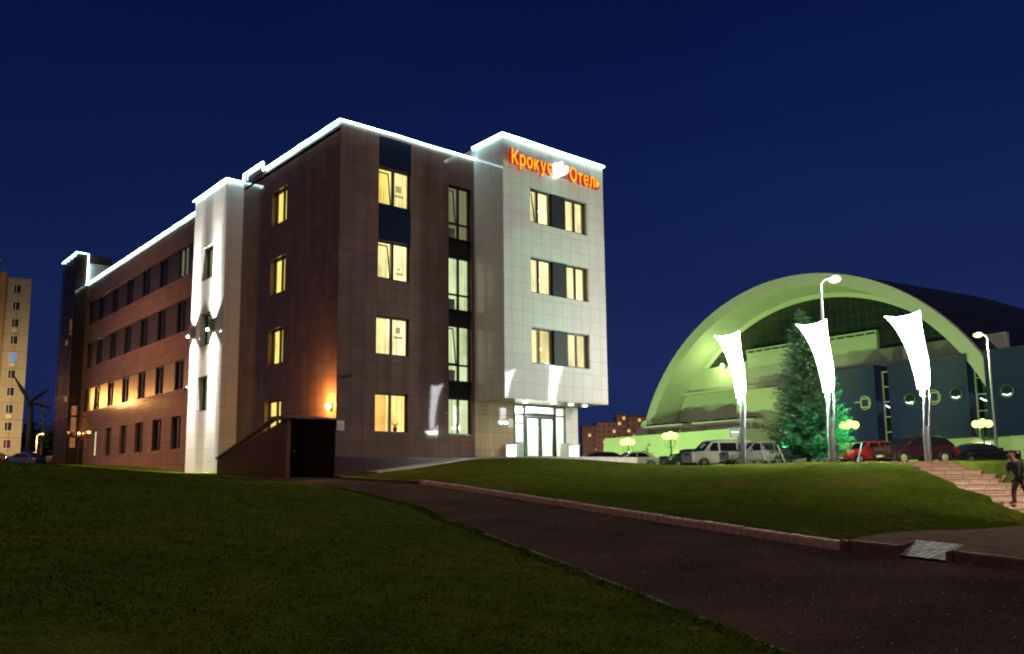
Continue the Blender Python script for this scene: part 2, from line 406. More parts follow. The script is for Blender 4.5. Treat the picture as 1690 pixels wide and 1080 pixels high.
# ------------------------------------------------------------------ ground sheets
# stair strip: between a left and a right line, 10 risers
ST_TOP, ST_N, ST_RISE, ST_TREAD = 33.0, 10, 0.158, 1.0
def st_left(d): return 13.96 + (d - 23) * 0.109
def st_right(d): return 17.32 - (33 - d) * 0.115
def walk_edge(r):  # far edge (d) of the paved corner
    return float(np.interp(r, [4.6, 5.3, 7.7, 9.85, 12.1, 16, 22, 34], [12.9, 13.75, 16.5, 17.9, 20.0, 21.6, 21.8, 20]))
from mathutils import noise as mn
def ground_bump(r, d):
    return np.array([0.03 * mn.noise(Vector((a * .55, b * .55, 1.7))) + .018 * mn.noise(Vector((a * 1.7, b * 1.7, 5.1))) for a, b in zip(r, d)])
def build_ground():
    ds = np.concatenate([np.arange(-10, 4, 1.0), np.arange(4, 24, 0.3), np.arange(24, 46, 0.5), np.arange(46, 80, 2.0), [85, 95, 110, 140, 200, 320, 600, 1200, 2500]])
    rs = np.concatenate([[-2500, -1000, -400, -200, -120, -90, -70], np.arange(-60, -24, 2.0), np.arange(-24, -14, 1.0), np.arange(-14, 20, 0.3), np.arange(20, 40, 1.0), [42, 46, 52, 60, 70, 85, 110, 150, 250, 500, 1000, 2500]])
    Rg, Dg = np.meshgrid(rs, ds)
    z = H(Rg.ravel(), Dg.ravel())
    bump = ground_bump(Rg.ravel(), Dg.ravel())
    z = z + np.where(np.abs(Rg.ravel()) < 60, bump, 0)
    rr, dd = Rg.ravel(), Dg.ravel()
    el_ = np.interp(dd, [t[0] for t in LEDGE], [t[1] for t in LEDGE]); er_ = np.interp(dd, [t[0] for t in REDGE], [t[1] for t in REDGE])
    inroad = (rr > el_ + 0.02) & (rr < er_ + np.where(dd > 13.0, .24, -.02)) & (dd < 36)
    z = np.where(inroad, np.minimum(z, -0.453 + 0.0604 * np.minimum(dd, 34.2) - 0.12), z)
    we = np.interp(rr, [4.6, 5.3, 7.7, 9.85, 12.1, 16, 22, 34], [12.9, 13.75, 16.5, 17.9, 20.0, 21.6, 21.8, 20])
    inwalk = (rr >= er_ - .02) & (rr > 4.8) & (dd < we) & (rr < 34)
    z = np.where(inwalk, z - 0.12, z)
    sl = 13.96 + (dd - 23) * 0.109; sr = 17.32 - (33 - dd) * 0.115
    instair = (rr > sl) & (rr < sr) & (dd > 21.5) & (dd < 34.0)
    zs = 1.99 - (33.0 - dd) * 0.158 - 0.40
    z = np.where(instair, np.minimum(z, zs), z)
    v = [tuple(W(a, b, c)) for a, b, c in zip(rr, dd, z)]
    nr = len(rs); f = []
    for i in range(len(ds) - 1):
        for j in range(nr - 1):
            a = i * nr + j; f.append([a, a + 1, a + nr + 1, a + nr])
    me = bpy.data.meshes.new('ground'); me.from_pydata(v, [], f); me.materials.append(M_LAWN); me.shade_smooth()
    o = bpy.data.objects.new('ground', me); COL.objects.link(o); tag(o, kind='structure')
build_ground()
def sheet(name, rows, mat, lift=0.0, smooth=True):
    """rows of (r,d,z) points"""
    mb = MB(); mb.loft([[W(r, d, z + lift) for r, d, z in row] for row in rows], 0, closed=False, caps=False)
    o = mb.build(name, mat, smooth=smooth, angle=None); return tag(o, kind='structure')
rows = []
for d in np.concatenate([np.arange(-8, 36.4, 0.5), [36.4]]):
    a, b = rL(d), rR(d)
    rows.append([(a + (b - a) * t, d, roadz(d) + 0.03 * math.sin(t * math.pi)) for t in np.linspace(0, 1, 9)])
sheet('road', rows, M_ASPH)
# paved corner at the right
RAMP = []
for t, s_ in ((0, 0), (1, 0), (1, 1), (0, 1)):
    dk = 12.97 - t * 0.50; RAMP.append((rR(dk) + s_ * 0.75, dk + s_ * 1.05))
def in_ramp(r, d):
    sg = []
    for (a, b), (c, e) in zip(RAMP, RAMP[1:] + RAMP[:1]): sg.append((c - a) * (d - b) - (e - b) * (r - a))
    return all(k > 0 for k in sg) or all(k < 0 for k in sg)
pv, pf, nt, ns_ = [], [], 260, 44
for t in np.linspace(0, 1, nt):
    t = t ** 1.6
    r_far = 5.3 + t * 27; d_far = walk_edge(r_far); dk = 13.75 - t * 21.0; rk = rR(dk) + 0.16
    zf_ = Hs(r_far, d_far) + 0.012
    for q in np.linspace(0, 1, ns_):
        q = q ** 1.7
        pv.append((rk + (r_far - rk) * q, dk + (d_far - dk) * q, (roadz(dk) + 0.15) * (1 - q) + zf_ * q))
mb = MB(); mb.v = [tuple(W(*p)) for p in pv]
for a in range(nt - 1):
    for b in range(ns_ - 1):
        k = [a * ns_ + b, a * ns_ + b + 1, (a + 1) * ns_ + b + 1, (a + 1) * ns_ + b]
        if in_ramp(sum(pv[m][0] for m in k) / 4, sum(pv[m][1] for m in k) / 4): continue
        mb.f.append(k); mb.m.append(0)
tag(mb.build('pavement', M_PAVE, smooth=True, angle=None), kind='structure')
# paved apron in front of the entrance and the path down along the front wall
rows = []
for X in np.linspace(1.4, 15.0, 50):
    zz = 1.82 + (2.45 - 1.82) * float(np.clip((X - 1.4) / 5.2, 0, 1))
    y1 = -1.1 if X < 6.2 else -1.1 - 2.4 * float(sstep(6.2, 9.0, X))
    rows.append([(*RD(X, y), zz + 0.03) for y in np.linspace(0.0, y1, 6)] + [(*RD(X, y1), zz - .6)])
rows.append([(r_, d_, z_ - .6) for r_, d_, z_ in rows[-1]])
sheet('path', rows, M_APRON)

# kerbs
M_KERBP = pbr('painted_kerb', (0.40, 0.225, 0.215), 0.8, var=0.35, nscale=9, bump=0.3)
M_KERBB = pbr('brown_kerb', (0.085, 0.042, 0.034), 0.85, var=0.3, nscale=8, bump=0.3)
M_KERBG = pbr('old_kerb', (0.12, 0.085, 0.07), 0.85, var=0.35, nscale=8, bump=0.4)
def kerb(name, tab, d0, d1, mat, side, w=0.16, h=0.15, ln=1.0, gap=0.028):
    mb = MB(); d = d0
    while d < d1 - 0.05:
        e = min(d + ln, d1)
        a = Vector((interp(tab, d), d)); b = Vector((interp(tab, e), e))
        t = (b - a).normalized(); nrm = Vector((t.y, -t.x)) * side
        a2 = a + t * gap; b2 = b - t * gap
        jz = random.uniform(-0.012, 0.008)
        ring = lambda p, dd: [W(p.x, p.y, roadz(dd) - 0.1), W(p.x, p.y, roadz(dd) + h - 0.025 + jz), W(p.x + nrm.x * .025, p.y + nrm.y * .025, roadz(dd) + h + jz),
                              W(p.x + nrm.x * w, p.y + nrm.y * w, roadz(dd) + h + jz), W(p.x + nrm.x * w, p.y + nrm.y * w, roadz(dd) - 0.1)]
        mb.loft([ring(a2, d), ring(b2, e)], 0)
        d = e
    return tag(mb.build(name, mat), kind='structure')
kerb('kerb_painted', REDGE, 13.7, 29.9, M_KERBP, 1)
kerb('kerb_brown', REDGE, 29.9, 34.6, M_KERBB, 1, h=0.12)
kerb('kerb_corner', REDGE, 12.97, 13.7, M_KERBB, 1, ln=0.6, h=0.17)
kerb('kerb_corner', REDGE, 4.0, 12.46, M_KERBB, 1, ln=1.4, h=0.17)
kerb('kerb_edge', LEDGE, 2.0, 27, M_KERBG, -1, w=0.10, h=0.065, ln=0.9)
# dropped crossing with pale pavers between the two corner kerbs
mp = tile('pale_pavers', (0.50, 0.50, 0.46), (0.10, 0.09, 0.08), tw=0.22, th=0.11, rough=0.35, var=0.2, off=0.5)
def pav():
    m, n, l, o = new_mat('paver_top')
    b = n.new('ShaderNodeBsdfPrincipled'); bt = n.new('ShaderNodeTexBrick'); c = n.new('ShaderNodeTexCoord')
    l.new(c.outputs['Object'], bt.inputs['Vector']); bt.inputs['Scale'].default_value = 1.0
    bt.inputs['Brick Width'].default_value = 0.20; bt.inputs['Row Height'].default_value = 0.10; bt.inputs['Mortar Size'].default_value = 0.012
    bt.inputs['Color1'].default_value = (0.44, 0.45, 0.41, 1); bt.inputs['Color2'].default_value = (0.15, 0.155, 0.14, 1); bt.inputs['Mortar'].default_value = (0.06, 0.055, 0.05, 1)
    l.new(bt.outputs['Color'], b.inputs['Base Color']); b.inputs['Roughness'].default_value = 0.7; b.inputs['Specular IOR Level'].default_value = 0.2
    l.new(b.outputs[0], o.inputs[0]); return m
rows = []
for s in np.linspace(0, 1, 5):
    rows.append([])
    for t in np.linspace(0, 1, 5):
        dk = 12.97 - t * 0.50; rk = rR(dk)
        # inward direction: to the right and away
        rr_, dd_ = rk + s * 0.77 - .01, dk + s * 1.07 - .01
        rows[-1].append((rr_, dd_, roadz(dk) + 0.035 + s * 0.135))
sheet('crossing_ramp', rows, pav())
mb = MB()      # sloping cheek stones either side of the dropped kerb
for dk, w_ in ((12.97, .09), (12.47, -.09)):
    rk = rR(dk); z = roadz(dk)
    a, b = (rk, dk), (rk + .75, dk + 1.05); o2 = (w_ * .8, w_ * .55)
    mb.loft([[W(a[0], a[1], z - .05), W(b[0], b[1], z - .05), W(b[0], b[1], z + .165), W(a[0], a[1], z + .155)],
             [W(a[0] - o2[0], a[1] + o2[1], z - .05), W(b[0] - o2[0], b[1] + o2[1], z - .05), W(b[0] - o2[0], b[1] + o2[1], z + .165), W(a[0] - o2[0], a[1] + o2[1], z + .155)]])
tag(mb.build('kerb_cheek', M_KERBB), kind='structure')

# staircase
M_STILE = tile('stair_tile', (0.66, 0.52, 0.45), (0.32, 0.24, 0.2), tw=0.42, th=0.5, rough=0.5, var=0.14, streak=0.1)
M_STREAD = pbr('stair_tread', (0.52, 0.33, 0.20), 0.6, var=0.15)  # orange light on the treads is put into their colour
st_root = empty('outdoor_stair', W(15.5, 33, 1.9), 'wide outdoor stair of pink tiled risers cut into the right lawn bank', 'stairs')
for i in range(ST_N):
    ztop = 1.99 - i * ST_RISE; df = ST_TOP - i * ST_TREAD
    mb = MB(); rl, rr_ = st_left(df) - 1.3, st_right(df)
    sk_ = 0.28 * math.sin(i * 1.9)
    p = [(rl, df), (rr_, df + 0.15 + sk_), (rr_, df + 2.4), (rl, df + 2.4)]
    lo = [W(a, b, ztop - 0.55) for a, b in p]; hi = [W(a, b, ztop - 0.045) for a, b in p]
    mb.hexa(lo + hi, 0)
    p2 = [(rl, df - 0.03), (rr_ + 0.02, df + 0.12 + sk_), (rr_ + 0.02, df + 2.4), (rl, df + 2.4)]
    mb.hexa([W(a, b, ztop - 0.043) for a, b in p2] + [W(a, b, ztop) for a, b in p2], 1)
    mb.build('step', [M_STILE, M_STREAD], st_root)

# ------------------------------------------------------------------ hotel
HOT = empty('hotel_building', (0, 0, 1.8), 'four storey hotel of brown granite with white entrance bay and glowing roofline', 'hotel')
def PM(axis, const):
    """(u, depth into the wall, z) -> world"""
    if axis == 'Y': return lambda u, dp, z: (u, const + dp, z)
    return lambda u, dp, z: (const + dp, u, z)
def wall_grid(mb, axis, const, u0, u1, z0, z1, openings, m=0, mrev=None, depth=0.25):
    P = PM(axis, const); mrev = m if mrev is None else mrev
    us = sorted(set([u0, u1] + [k for o in openings for k in o[:2]])); zs = sorted(set([z0, z1] + [k for o in openings for k in o[2:4]]))
    us = [k for k in us if u0 <= k <= u1]; zs = [k for k in zs if z0 <= k <= z1]
    for i in range(len(us) - 1):
        for j in range(len(zs) - 1):
            uc, zc = (us[i] + us[i + 1]) / 2, (zs[j] + zs[j + 1]) / 2
            if any(o[0] < uc < o[1] and o[2] < zc < o[3] for o in openings): continue
            q = [P(us[i], 0, zs[j]), P(us[i + 1], 0, zs[j]), P(us[i + 1], 0, zs[j + 1]), P(us[i], 0, zs[j + 1])]
            mb.face(q if axis == 'Y' else q[::-1], m)
    for o in openings:
        a, b, c, d = o[:4]; dp = o[4] if len(o) > 4 else depth
        for (p, q) in (((a, c), (b, c)), ((b, c), (b, d)), ((b, d), (a, d)), ((a, d), (a, c))):
            mb.face([P(p[0], 0, p[1]), P(q[0], 0, q[1]), P(q[0], dp, q[1]), P(p[0], dp, p[1])], mrev)
def pbox(mb, P, u0, u1, d0, d1, z0, z1, m=0):
    mb.hexa([P(u0, d0, z0), P(u1, d0, z0), P(u1, d1, z0), P(u0, d1, z0), P(u0, d0, z1), P(u1, d0, z1), P(u1, d1, z1), P(u0, d1, z1)], m)
def window(axis, const, u0, u1, z0, z1, rec, lit, split=0.5, transom=None, tilt=False, shelf=False, parent=None, frame=M_DARK, pane_mat=M_GLASS, fold=True, fw=0.075, label=None, flip=False, bulb=False, right=None):
    """frame > pane, curtain;  transom = z of the cross bar"""
    par = parent or HOT
    P = PM(axis, const); mb = MB(); r0, r1 = rec - 0.07, rec + 0.03
    pbox(mb, P, u0 + .003, u0 + fw, r0, r1, z0 + .003, z1 - .003); pbox(mb, P, u1 - fw, u1 - .003, r0, r1, z0 + .003, z1 - .003)
    pbox(mb, P, u0 + fw, u1 - fw, r0, r1, z0 + .003, z0 + fw); pbox(mb, P, u0 + fw, u1 - fw, r0, r1, z1 - fw, z1 - .003)
    um = u0 + (u1 - u0) * split
    if split: pbox(mb, P, um - .055, um + .055, r0 + .004, r1 - .004, z0 + fw, z1 - fw)
    if transom:
        pbox(mb, P, u0 + fw, u1 - fw, r0 + .008, r1 - .008, transom - .045, transom + .045)
    if tilt:   # one sash leaning inwards at the top
        a, b = (u0 + fw, um - .055) if not flip else (um + .055, u1 - fw)
        zb = (transom + .045) if transom else z0 + fw
        zt = z1 - fw; dz = 0.24
        def T(u, dd, s): return P(u, rec + .02 + dd + dz * s, zb + (zt - zb) * s)
        def bar(a0, a1, s0, s1):
            mb.hexa([T(a0, 0, s0), T(a1, 0, s0), T(a1, .05, s0), T(a0, .05, s0), T(a0, 0, s1), T(a1, 0, s1), T(a1, .05, s1), T(a0, .05, s1)], 0)
        bar(a, a + .042, 0, 1); bar(b - .042, b, 0, 1); bar(a + .042, b - .042, 0, .03); bar(a + .042, b - .042, .97, 1)
    # sill
    pbox(mb, P, u0 + .004, u1 - .004, 0.0, r0 - .002, z0 + .003, z0 + .03)
    w = mb.build('window', frame, par)
    if label: w['label'] = label
    g = MB(); g.face([P(u0 + fw, rec - .02, z0 + fw), P(u1 - fw, rec - .02, z0 + fw), P(u1 - fw, rec - .02, z1 - fw), P(u0 + fw, rec - .02, z1 - fw)])
    g.build('pane', pane_mat, w, base=par['_o'])
    c = MB(); n = 40 if fold else 1; cols = []
    ph = random.random() * 9
    ex = 0.5
    for i in range(n + 1):
        u = u0 - ex * .3 + (u1 - u0 + ex * (.6 if axis == 'Y' else 1.4)) * i / n
        dd = rec + (0.33 if axis == 'Y' else .10) + (0.035 * math.sin(u * 26 + ph) + .02 * math.sin(u * 11 + ph) if fold else 0)
        cols.append([P(u, dd, z0 - .2), P(u, dd, z1 + .2)])
    c.loft(cols, 0, closed=False, caps=False)
    mats = [lit]
    if right:
        k_ = int(n * (um - u0 + ex * .3) / (u1 - u0 + ex * .6)); mats = [lit, LIT_SHELF, right]
        for q_ in range(len(c.m)):
            if q_ >= k_: c.m[q_] = 2
        for q_ in range(k_ + 3, k_ + 5): c.m[min(q_, n - 1)] = 1 if (tilt or bulb) else 2
    if shelf:   # a shelf and a lamp seen through the thin curtain of the right half
        a = um + .2 * (u1 - um); zz = z0 + (z1 - z0) * random.choice((.22, .36, .5)); a += random.uniform(0, .22)
        pbox(c, P, a, u1 - .12, rec + .20, rec + .24, zz, zz + .10, 1)
        pbox(c, P, a + random.uniform(.02, .15), u1 - random.uniform(.15, .35), rec + .20, rec + .24, zz + .24, zz + random.uniform(.30, .6), 1)
        if len(mats) == 1: mats.append(LIT_SHELF)
    if bulb:
        q = P(um + .16 * (u1 - u0), rec + .12, z0 + (z1 - z0) * .45); k = MB(); k.sphere(q, .055, 10); k.build('room_lamp', emit('room_lamp_glow', (1, .92, .6), 6), w, base=par['_o'], smooth=True)
    c.build('curtain', mats, w, base=par['_o'], smooth=True)
    # the cut gap behind: a dark room box is not needed, the curtain closes it
    return w

ZR = 17.25
# --- main block, front (Y = 0) and left (X = 0)
front_open = [(1.97, 3.70, 13.90, 15.68, .22), (1.97, 3.70, 10.45, 12.23, .22), (1.92, 3.68, 7.0, 8.75, .22), (1.90, 3.64, 3.55, 5.30, .22),
              (5.88, 7.25, 2.49 + 1.05, 15.66, .22)]
pan_open = [(1.97, 3.72, 15.68, 17.10, .03), (1.97, 3.70, 12.23, 13.90, .03)]
mb = MB()
wall_grid(mb, 'Y', 0.0, 0.0, 7.44, 2.49, ZR, front_open + pan_open, 0)
left_open = [(5.22, 6.86, 14.0, 15.80, .30), (5.22, 6.86, 10.5, 12.33, .30), (5.25, 6.88, 7.04, 8.80, .30), (5.3, 7.1, 3.55, 5.33, .30)]
wall_grid(mb, 'X', 0.0, 0.0, 10.43, 2.49, ZR, left_open, 0)
wall_grid(mb, 'Y', 0.0, 7.44, 7.446, 2.49, ZR, [], 0)
mb.build('wall', M_BROWN, HOT, fixn=False)
mb = MB()
mb.box(0.0, 14.3, 0.05, 12, ZR - 0.4, ZR - 0.25)                     # roof slab
mb.box(0.02, 15.5, 15.0, 41.5, ZR - 0.4, ZR - 0.25)
mb.box(0.02, 14.3, 12.0, 15.0, ZR - 0.4, ZR - 0.25)
mb.box(14.3, 14.36, 0.1, 41.5, 2.0, ZR - .26)                        # far side wall
mb.box(1.3, 1.36, 1.3, 41.0, 2.0, ZR - .45)                          # inner lining stops light leaks
mb.build('roof', M_ROOF, HOT)
mb = MB(); mb.box(-0.035, 7.44, -0.035, 0.0, 1.2, 2.485); mb.box(-0.035, 0.0, 0.0, 10.43, 1.2, 2.485); mb.build('plinth', M_PLINTH, HOT)

mb = MB()
mb.box(-.03, 7.43, -.03, .35, ZR, ZR + .07); mb.box(-.03, .35, .35, 10.4, ZR, ZR + .07); mb.build('parapet_cap', M_DPANEL, HOT)
mb = MB(); mb.box(0.0, 0.4, 7.88, 10.3, ZR + .07, ZR + .42); mb.build('raised_parapet', M_BROWN, HOT)
mb = MB(); mb.box(2.2, 4.0, 5.6, 7.6, ZR - .2, ZR + 1.15); mb.build('roof_box', M_BROWN, HOT)
# navy panels over the window column
for z0, z1 in ((15.70, 17.08), (12.25, 13.88)):
    mb = MB(); mb.box(1.985, 3.69, 0.02, 0.12, z0, z1); mb.build('spandrel_panel', M_NAVY, HOT)
window('Y', 0, 1.97, 3.70, 13.90, 15.68, .22, LIT_Y, tilt=True, shelf=True, right=LIT_Y2)
window('Y', 0, 1.97, 3.70, 10.45, 12.23, .22, LIT_Y2, tilt=True, shelf=True, right=LIT_R)
window('Y', 0, 1.92, 3.68, 7.0, 8.75, .22, LIT_Y2, shelf=True, right=LIT_R)
w1 = window('Y', 0, 1.90, 3.64, 3.55, 5.30, .22, LIT_O, right=LIT_RO)
# pot plant on the orange window's sill
mb = MB(); mb.lathe([(.07, 0), (.10, .16), (.10, .18)], (3.15, .34, 3.64), 10)
for k in range(9):
    a = k * 2.4; mb.tube([(3.15, .34, 3.8), (3.15 + .08 * math.cos(a), .34, 3.95), (3.15 + .24 * math.cos(a), .34 + .03 * math.sin(a), 4.0 + .08 * math.sin(k * 1.7))], [.012, .012, .004], 4)
tag(mb.build('potted_plant', M_BLACK, base=(3.15, .34, 3.63)), 'small dark pot plant on the sill of the orange lit window', 'pot plant')
# tall staircase windows beside the bay
for (z0, z1, tr, lit, ti) in ((13.0, 15.66, 13.79, LIT_D, True), (9.5, 12.13, 10.28, LIT_G, False), (6.05, 8.78, 6.87, LIT_G, True), (3.54, 5.29, None, LIT_G, False)):
    window('Y', 0, 5.88, 7.25, z0, z1, .22, lit, transom=tr, tilt=ti)
for z0, z1 in ((12.13, 13.0), (8.78, 9.5), (5.29, 6.05)):
    mb = MB(); mb.box(5.885, 7.245, .12, .26, z0 + .004, z1 - .004); mb.build('spandrel_panel', M_DARK, HOT)
# radiators in the tall windows
for z0 in (13.1, 9.6, 6.15):
    mb = MB()
    for k in range(9): mb.box(6.0 + k * .055, 6.04 + k * .055, .33, .40, z0, z0 + .5)
    mb.build('radiator', M_WPAINT, HOT)
for a, b, c, d, _ in left_open:
    window('X', 0, a, b, c, d, .30, LIT_Y, right=None)

# --- white entrance bay
BX, BY, BR, BZ0, BZ1 = 7.44, -2.24, 14.35, 5.18, 17.86
mb = MB(); bay_open = []
for z0, z1 in ((13.87, 15.60), (10.37, 12.13), (6.92, 8.67)):
    bay_open.append((9.15, 13.09, z0, z1, .24))
wall_grid(mb, 'Y', BY, BX, BR, BZ0, BZ1, bay_open, 0)
wall_grid(mb, 'X', BX, BY, 0.0, BZ0, BZ1, [], 0)
mb.face([(BR, BY, BZ0), (BR, 6, BZ0), (BR, 6, BZ1), (BR, BY, BZ1)], 0)
mb.face([(BX, 0, ZR), (BX, 6, ZR), (BX, 6, BZ1), (BX, 0, BZ1)], 0)
mb.face([(BX, BY, BZ1 - .2), (BR, BY, BZ1 - .2), (BR, 6, BZ1 - .2), (BX, 6, BZ1 - .2)], 0)
mb.face([(BX + .3, BY + .75, BZ0), (BR - .3, BY + .75, BZ0), (BR - .3, BY + .75, BZ1 - .3), (BX + .3, BY + .75, BZ1 - .3)], 0)
mb.build('entrance_bay', M_WHITE, HOT, fixn=False)
mb = MB(); mb.face([(BX, BY, BZ0), (BR, BY, BZ0), (BR, 0.3, BZ0), (BX, 0.3, BZ0)])
mb.build('bay_soffit', pbr('soffit_paint', (0.62, 0.66, 0.50), 0.18, var=.04), HOT)
mb = MB(); mb.box(BX - .02, BR + .02, BY - .02, BY + .3, BZ1, BZ1 + .06); mb.box(BX - .02, BX + .3, BY + .3, 4, BZ1, BZ1 + .06); mb.build('parapet_cap', M_DPANEL, HOT)
for i, (_, _, z0, z1, _) in enumerate(bay_open):
    window('Y', BY, 9.15, 10.66, z0, z1, .24, (LIT_Y2, LIT_P, LIT_P)[i], split=.42, tilt=(i == 0), bulb=True, right=(LIT_R, LIT_R, LIT_Y2)[i])
    window('Y', BY, 11.61, 13.09, z0, z1, .24, (LIT_Y2, LIT_P, LIT_P)[i], split=.48, right=(LIT_P, LIT_R, LIT_P)[i], bulb=False)
    mb = MB(); mb.box(10.665, 11.605, BY + .06, BY + .3, z0 + .003, z1 - .003); mb.build('spandrel_panel', M_DPANEL, HOT)

# --- ground floor under the bay
mb = MB(); wall_grid(mb, 'Y', 0.0, 7.446, 9.87, 2.40, BZ0, [], 0); mb.build('ground_floor_wall', M_TAN, HOT, fixn=False)
mb = MB(); mb.box(13.42, 14.34, -0.02, 1.0, 2.4, BZ0 - .004); mb.build('pier', M_WHITE, HOT)
LOB = MB()
LOB.face([(9.9, 5, 2.45), (13.4, 5, 2.45), (13.4, 5, 5.1), (9.9, 5, 5.1)], 0); LOB.face([(9.89, 0, 2.45), (9.89, 5, 2.45), (9.89, 5, 5.1), (9.89, 0, 5.1)], 0)
LOB.face([(13.41, 0, 2.45), (13.41, 5, 2.45), (13.41, 5, 5.1), (13.41, 0, 5.1)], 0); LOB.face([(9.9, 0, 5.1), (13.4, 0, 5.1), (13.4, 5, 5.1), (9.9, 5, 5.1)], 0)
LOB.face([(9.9, 0, 2.452), (13.4, 0, 2.452), (13.4, 5, 2.452), (9.9, 5, 2.452)], 1)
for k, (x, z) in enumerate(((11.9, 3.5), (12.6, 3.6))): LOB.box(x, x + .4, 4.9, 4.97, z - .6, z + .6, 2)
LOB.box(10.4, 12.9, 4.2, 4.8, 2.46, 3.4, 3)
LOB.build('lobby', [M_WPAINT, pbr('lobby_floor', (.5, .48, .42), .2), pbr('green_board', (.10, .22, .16), .4), pbr('counter', (.32, .2, .12), .4)], HOT)
mb = MB()
for x in (10.6, 11.65, 12.7): mb.box(x - .3, x + .3, .6, 4.2, 5.03, 5.08)
mb.build('ceiling_light', emit('lobby_light', (0.93, 1.0, 0.84), 13), HOT)
mb = MB()
for u0, u1, z0, z1 in ((9.87, 9.95, 2.45, 5.16), (10.53, 10.64, 2.45, 5.16), (12.62, 12.73, 2.45, 5.16), (13.34, 13.42, 2.45, 5.16)): mb.box(u0, u1, -.05, .06, z0, z1)
mb.box(9.95, 10.53, -.045, .055, 5.09, 5.16); mb.box(10.64, 12.62, -.045, .055, 5.09, 5.16); mb.box(12.73, 13.34, -.045, .055, 5.09, 5.16)
mb.box(9.95, 10.53, -.04, .05, 4.62, 4.69); mb.box(12.73, 13.34, -.04, .05, 4.62, 4.69); mb.box(9.95, 10.53, -.04, .05, 4.20, 4.26)
mb.box(10.64, 12.62, -.042, .052, 4.60, 4.76)
fr = mb.build('entrance_glazing', M_GREENF, HOT)
g = MB(); g.face([(9.95, 0, 2.46), (10.53, 0, 2.46), (10.53, 0, 5.09), (9.95, 0, 5.09)]); g.face([(12.73, 0, 2.46), (13.34, 0, 2.46), (13.34, 0, 5.09), (12.73, 0, 5.09)]); g.face([(10.64, 0, 4.76), (12.62, 0, 4.76), (12.62, 0, 5.09), (10.64, 0, 5.09)])
g.build('pane', M_GLASS, fr, base=HOT['_o'])
for s, (a, b) in enumerate(((10.66, 11.61), (11.65, 12.60))):
    mb = MB(); mb.box(a, a + .09, -.03, .04, 2.46, 4.59); mb.box(b - .09, b, -.03, .04, 2.46, 4.59); mb.box(a + .09, b - .09, -.03, .04, 2.46, 2.60); mb.box(a + .09, b - .09, -.03, .04, 4.48, 4.59)
    dr = mb.build('door', M_GREENF, HOT)
    g = MB(); g.face([(a + .09, .005, 2.6), (b - .09, .005, 2.6), (b - .09, .005, 4.48), (a + .09, .005, 4.48)]); g.build('pane', M_GLASS, dr, base=HOT['_o'])
    hx = b - .16 if s == 0 else a + .16
    h = MB(); h.tube([(hx, -.10, 2.85), (hx, -.10, 4.1)], .018, 8)
    for z in (2.95, 3.5, 4.0): h.tube([(hx, -.10, z), (hx, -.03, z)], .014, 6); h.box(hx - .11, hx + .11, -.105, -.085, z - .012, z + .012)
    h.build('handle', M_METAL, dr, base=HOT['_o'])
# downlights in the soffit
for x, y in ((9.6, -1.2), (11.2, -1.5), (12.6, -1.3), (13.7, -1.2)):
    mb = MB(); mb.lathe([(.13, 0), (.13, .03), (.09, .04)], (x, y, BZ0 - .045), 14)
    dl = mb.build('downlight', emit('downlight_glow', (.9, 1, .7), 9), HOT)
    lamp('downlight_lamp', 'SPOT', (x, y, BZ0 - .08 - 1.8 + 0), (.92, 1, .68), 22, .08, HOT, (0, 0, -1), 130).location = (x, y, BZ0 - .08 - 1.8)
lamp('lobby_spill', 'POINT', (11.6, .9, 4.2 - 1.8), (.95, 1, .80), 90, .3, HOT)

# --- pilaster tower on the left face
TX, TY0, TY1 = -0.90, 10.43, 15.05
mb = MB(); tow_open = [(12.1, 13.62, 12.36, 14.22, .36), (12.15, 13.58, 8.72, 10.50, .36), (12.25, 13.58, 5.20, 7.06, .36)]
wall_grid(mb, 'X', TX, TY0, TY1, 1.4, 17.28, tow_open, 0)
wall_grid(mb, 'Y', TY0, TX, 0.0, 1.4, 17.28, [], 0)
mb.face([(TX, TY1, 1.4), (0, TY1, 1.4), (0, TY1, 17.28), (TX, TY1, 17.28)])
mb.face([(TX, TY0, 17.1), (0.4, TY0, 17.1), (0.4, TY1, 17.1), (TX, TY1, 17.1)])
mb.build('pilaster_tower', M_WHITE, HOT, fixn=False)
for a, b, c, d, _ in tow_open:
    window('X', TX, a, b, c, d, .36, LIT_T, split=.5)
# sconces throwing light up and down
for y in (11.60, 14.45):
    mb = MB(); mb.box(TX - .30, TX - .02, y - .09, y + .09, 9.35, 9.95); mb.box(TX - .02, TX + .02, y - .06, y + .06, 9.5, 9.8)
    sc = mb.build('wall_sconce', M_METAL, base=(TX, y, 9.65))
    tag(sc, 'metal up and down wall light %s the middle window of the white tower' % ('right of' if y < 12 else 'left of'), 'wall light', 'lights on the white tower')
    mb = MB(); mb.sphere((TX - .34, y, 9.38), .085, 10); mb.build('lens', emit('lens_white', (1, .98, .9), 14), sc, base=(TX, y, 9.65))
    for s in (1, -1):
        for off_, tilt_, pw_, cone_ in ((-.16, .05, 1300, 120), (-.16, .045, 3500, 62), (-.18, .040, 13000, 34), (-.20, .035, 24000, 20)):
            lamp('sconce_beam', 'SPOT', (off_, 0, s * .34), (1.0, .97, .88), pw_, .06, sc, (tilt_, 0, s), cone_, .9)

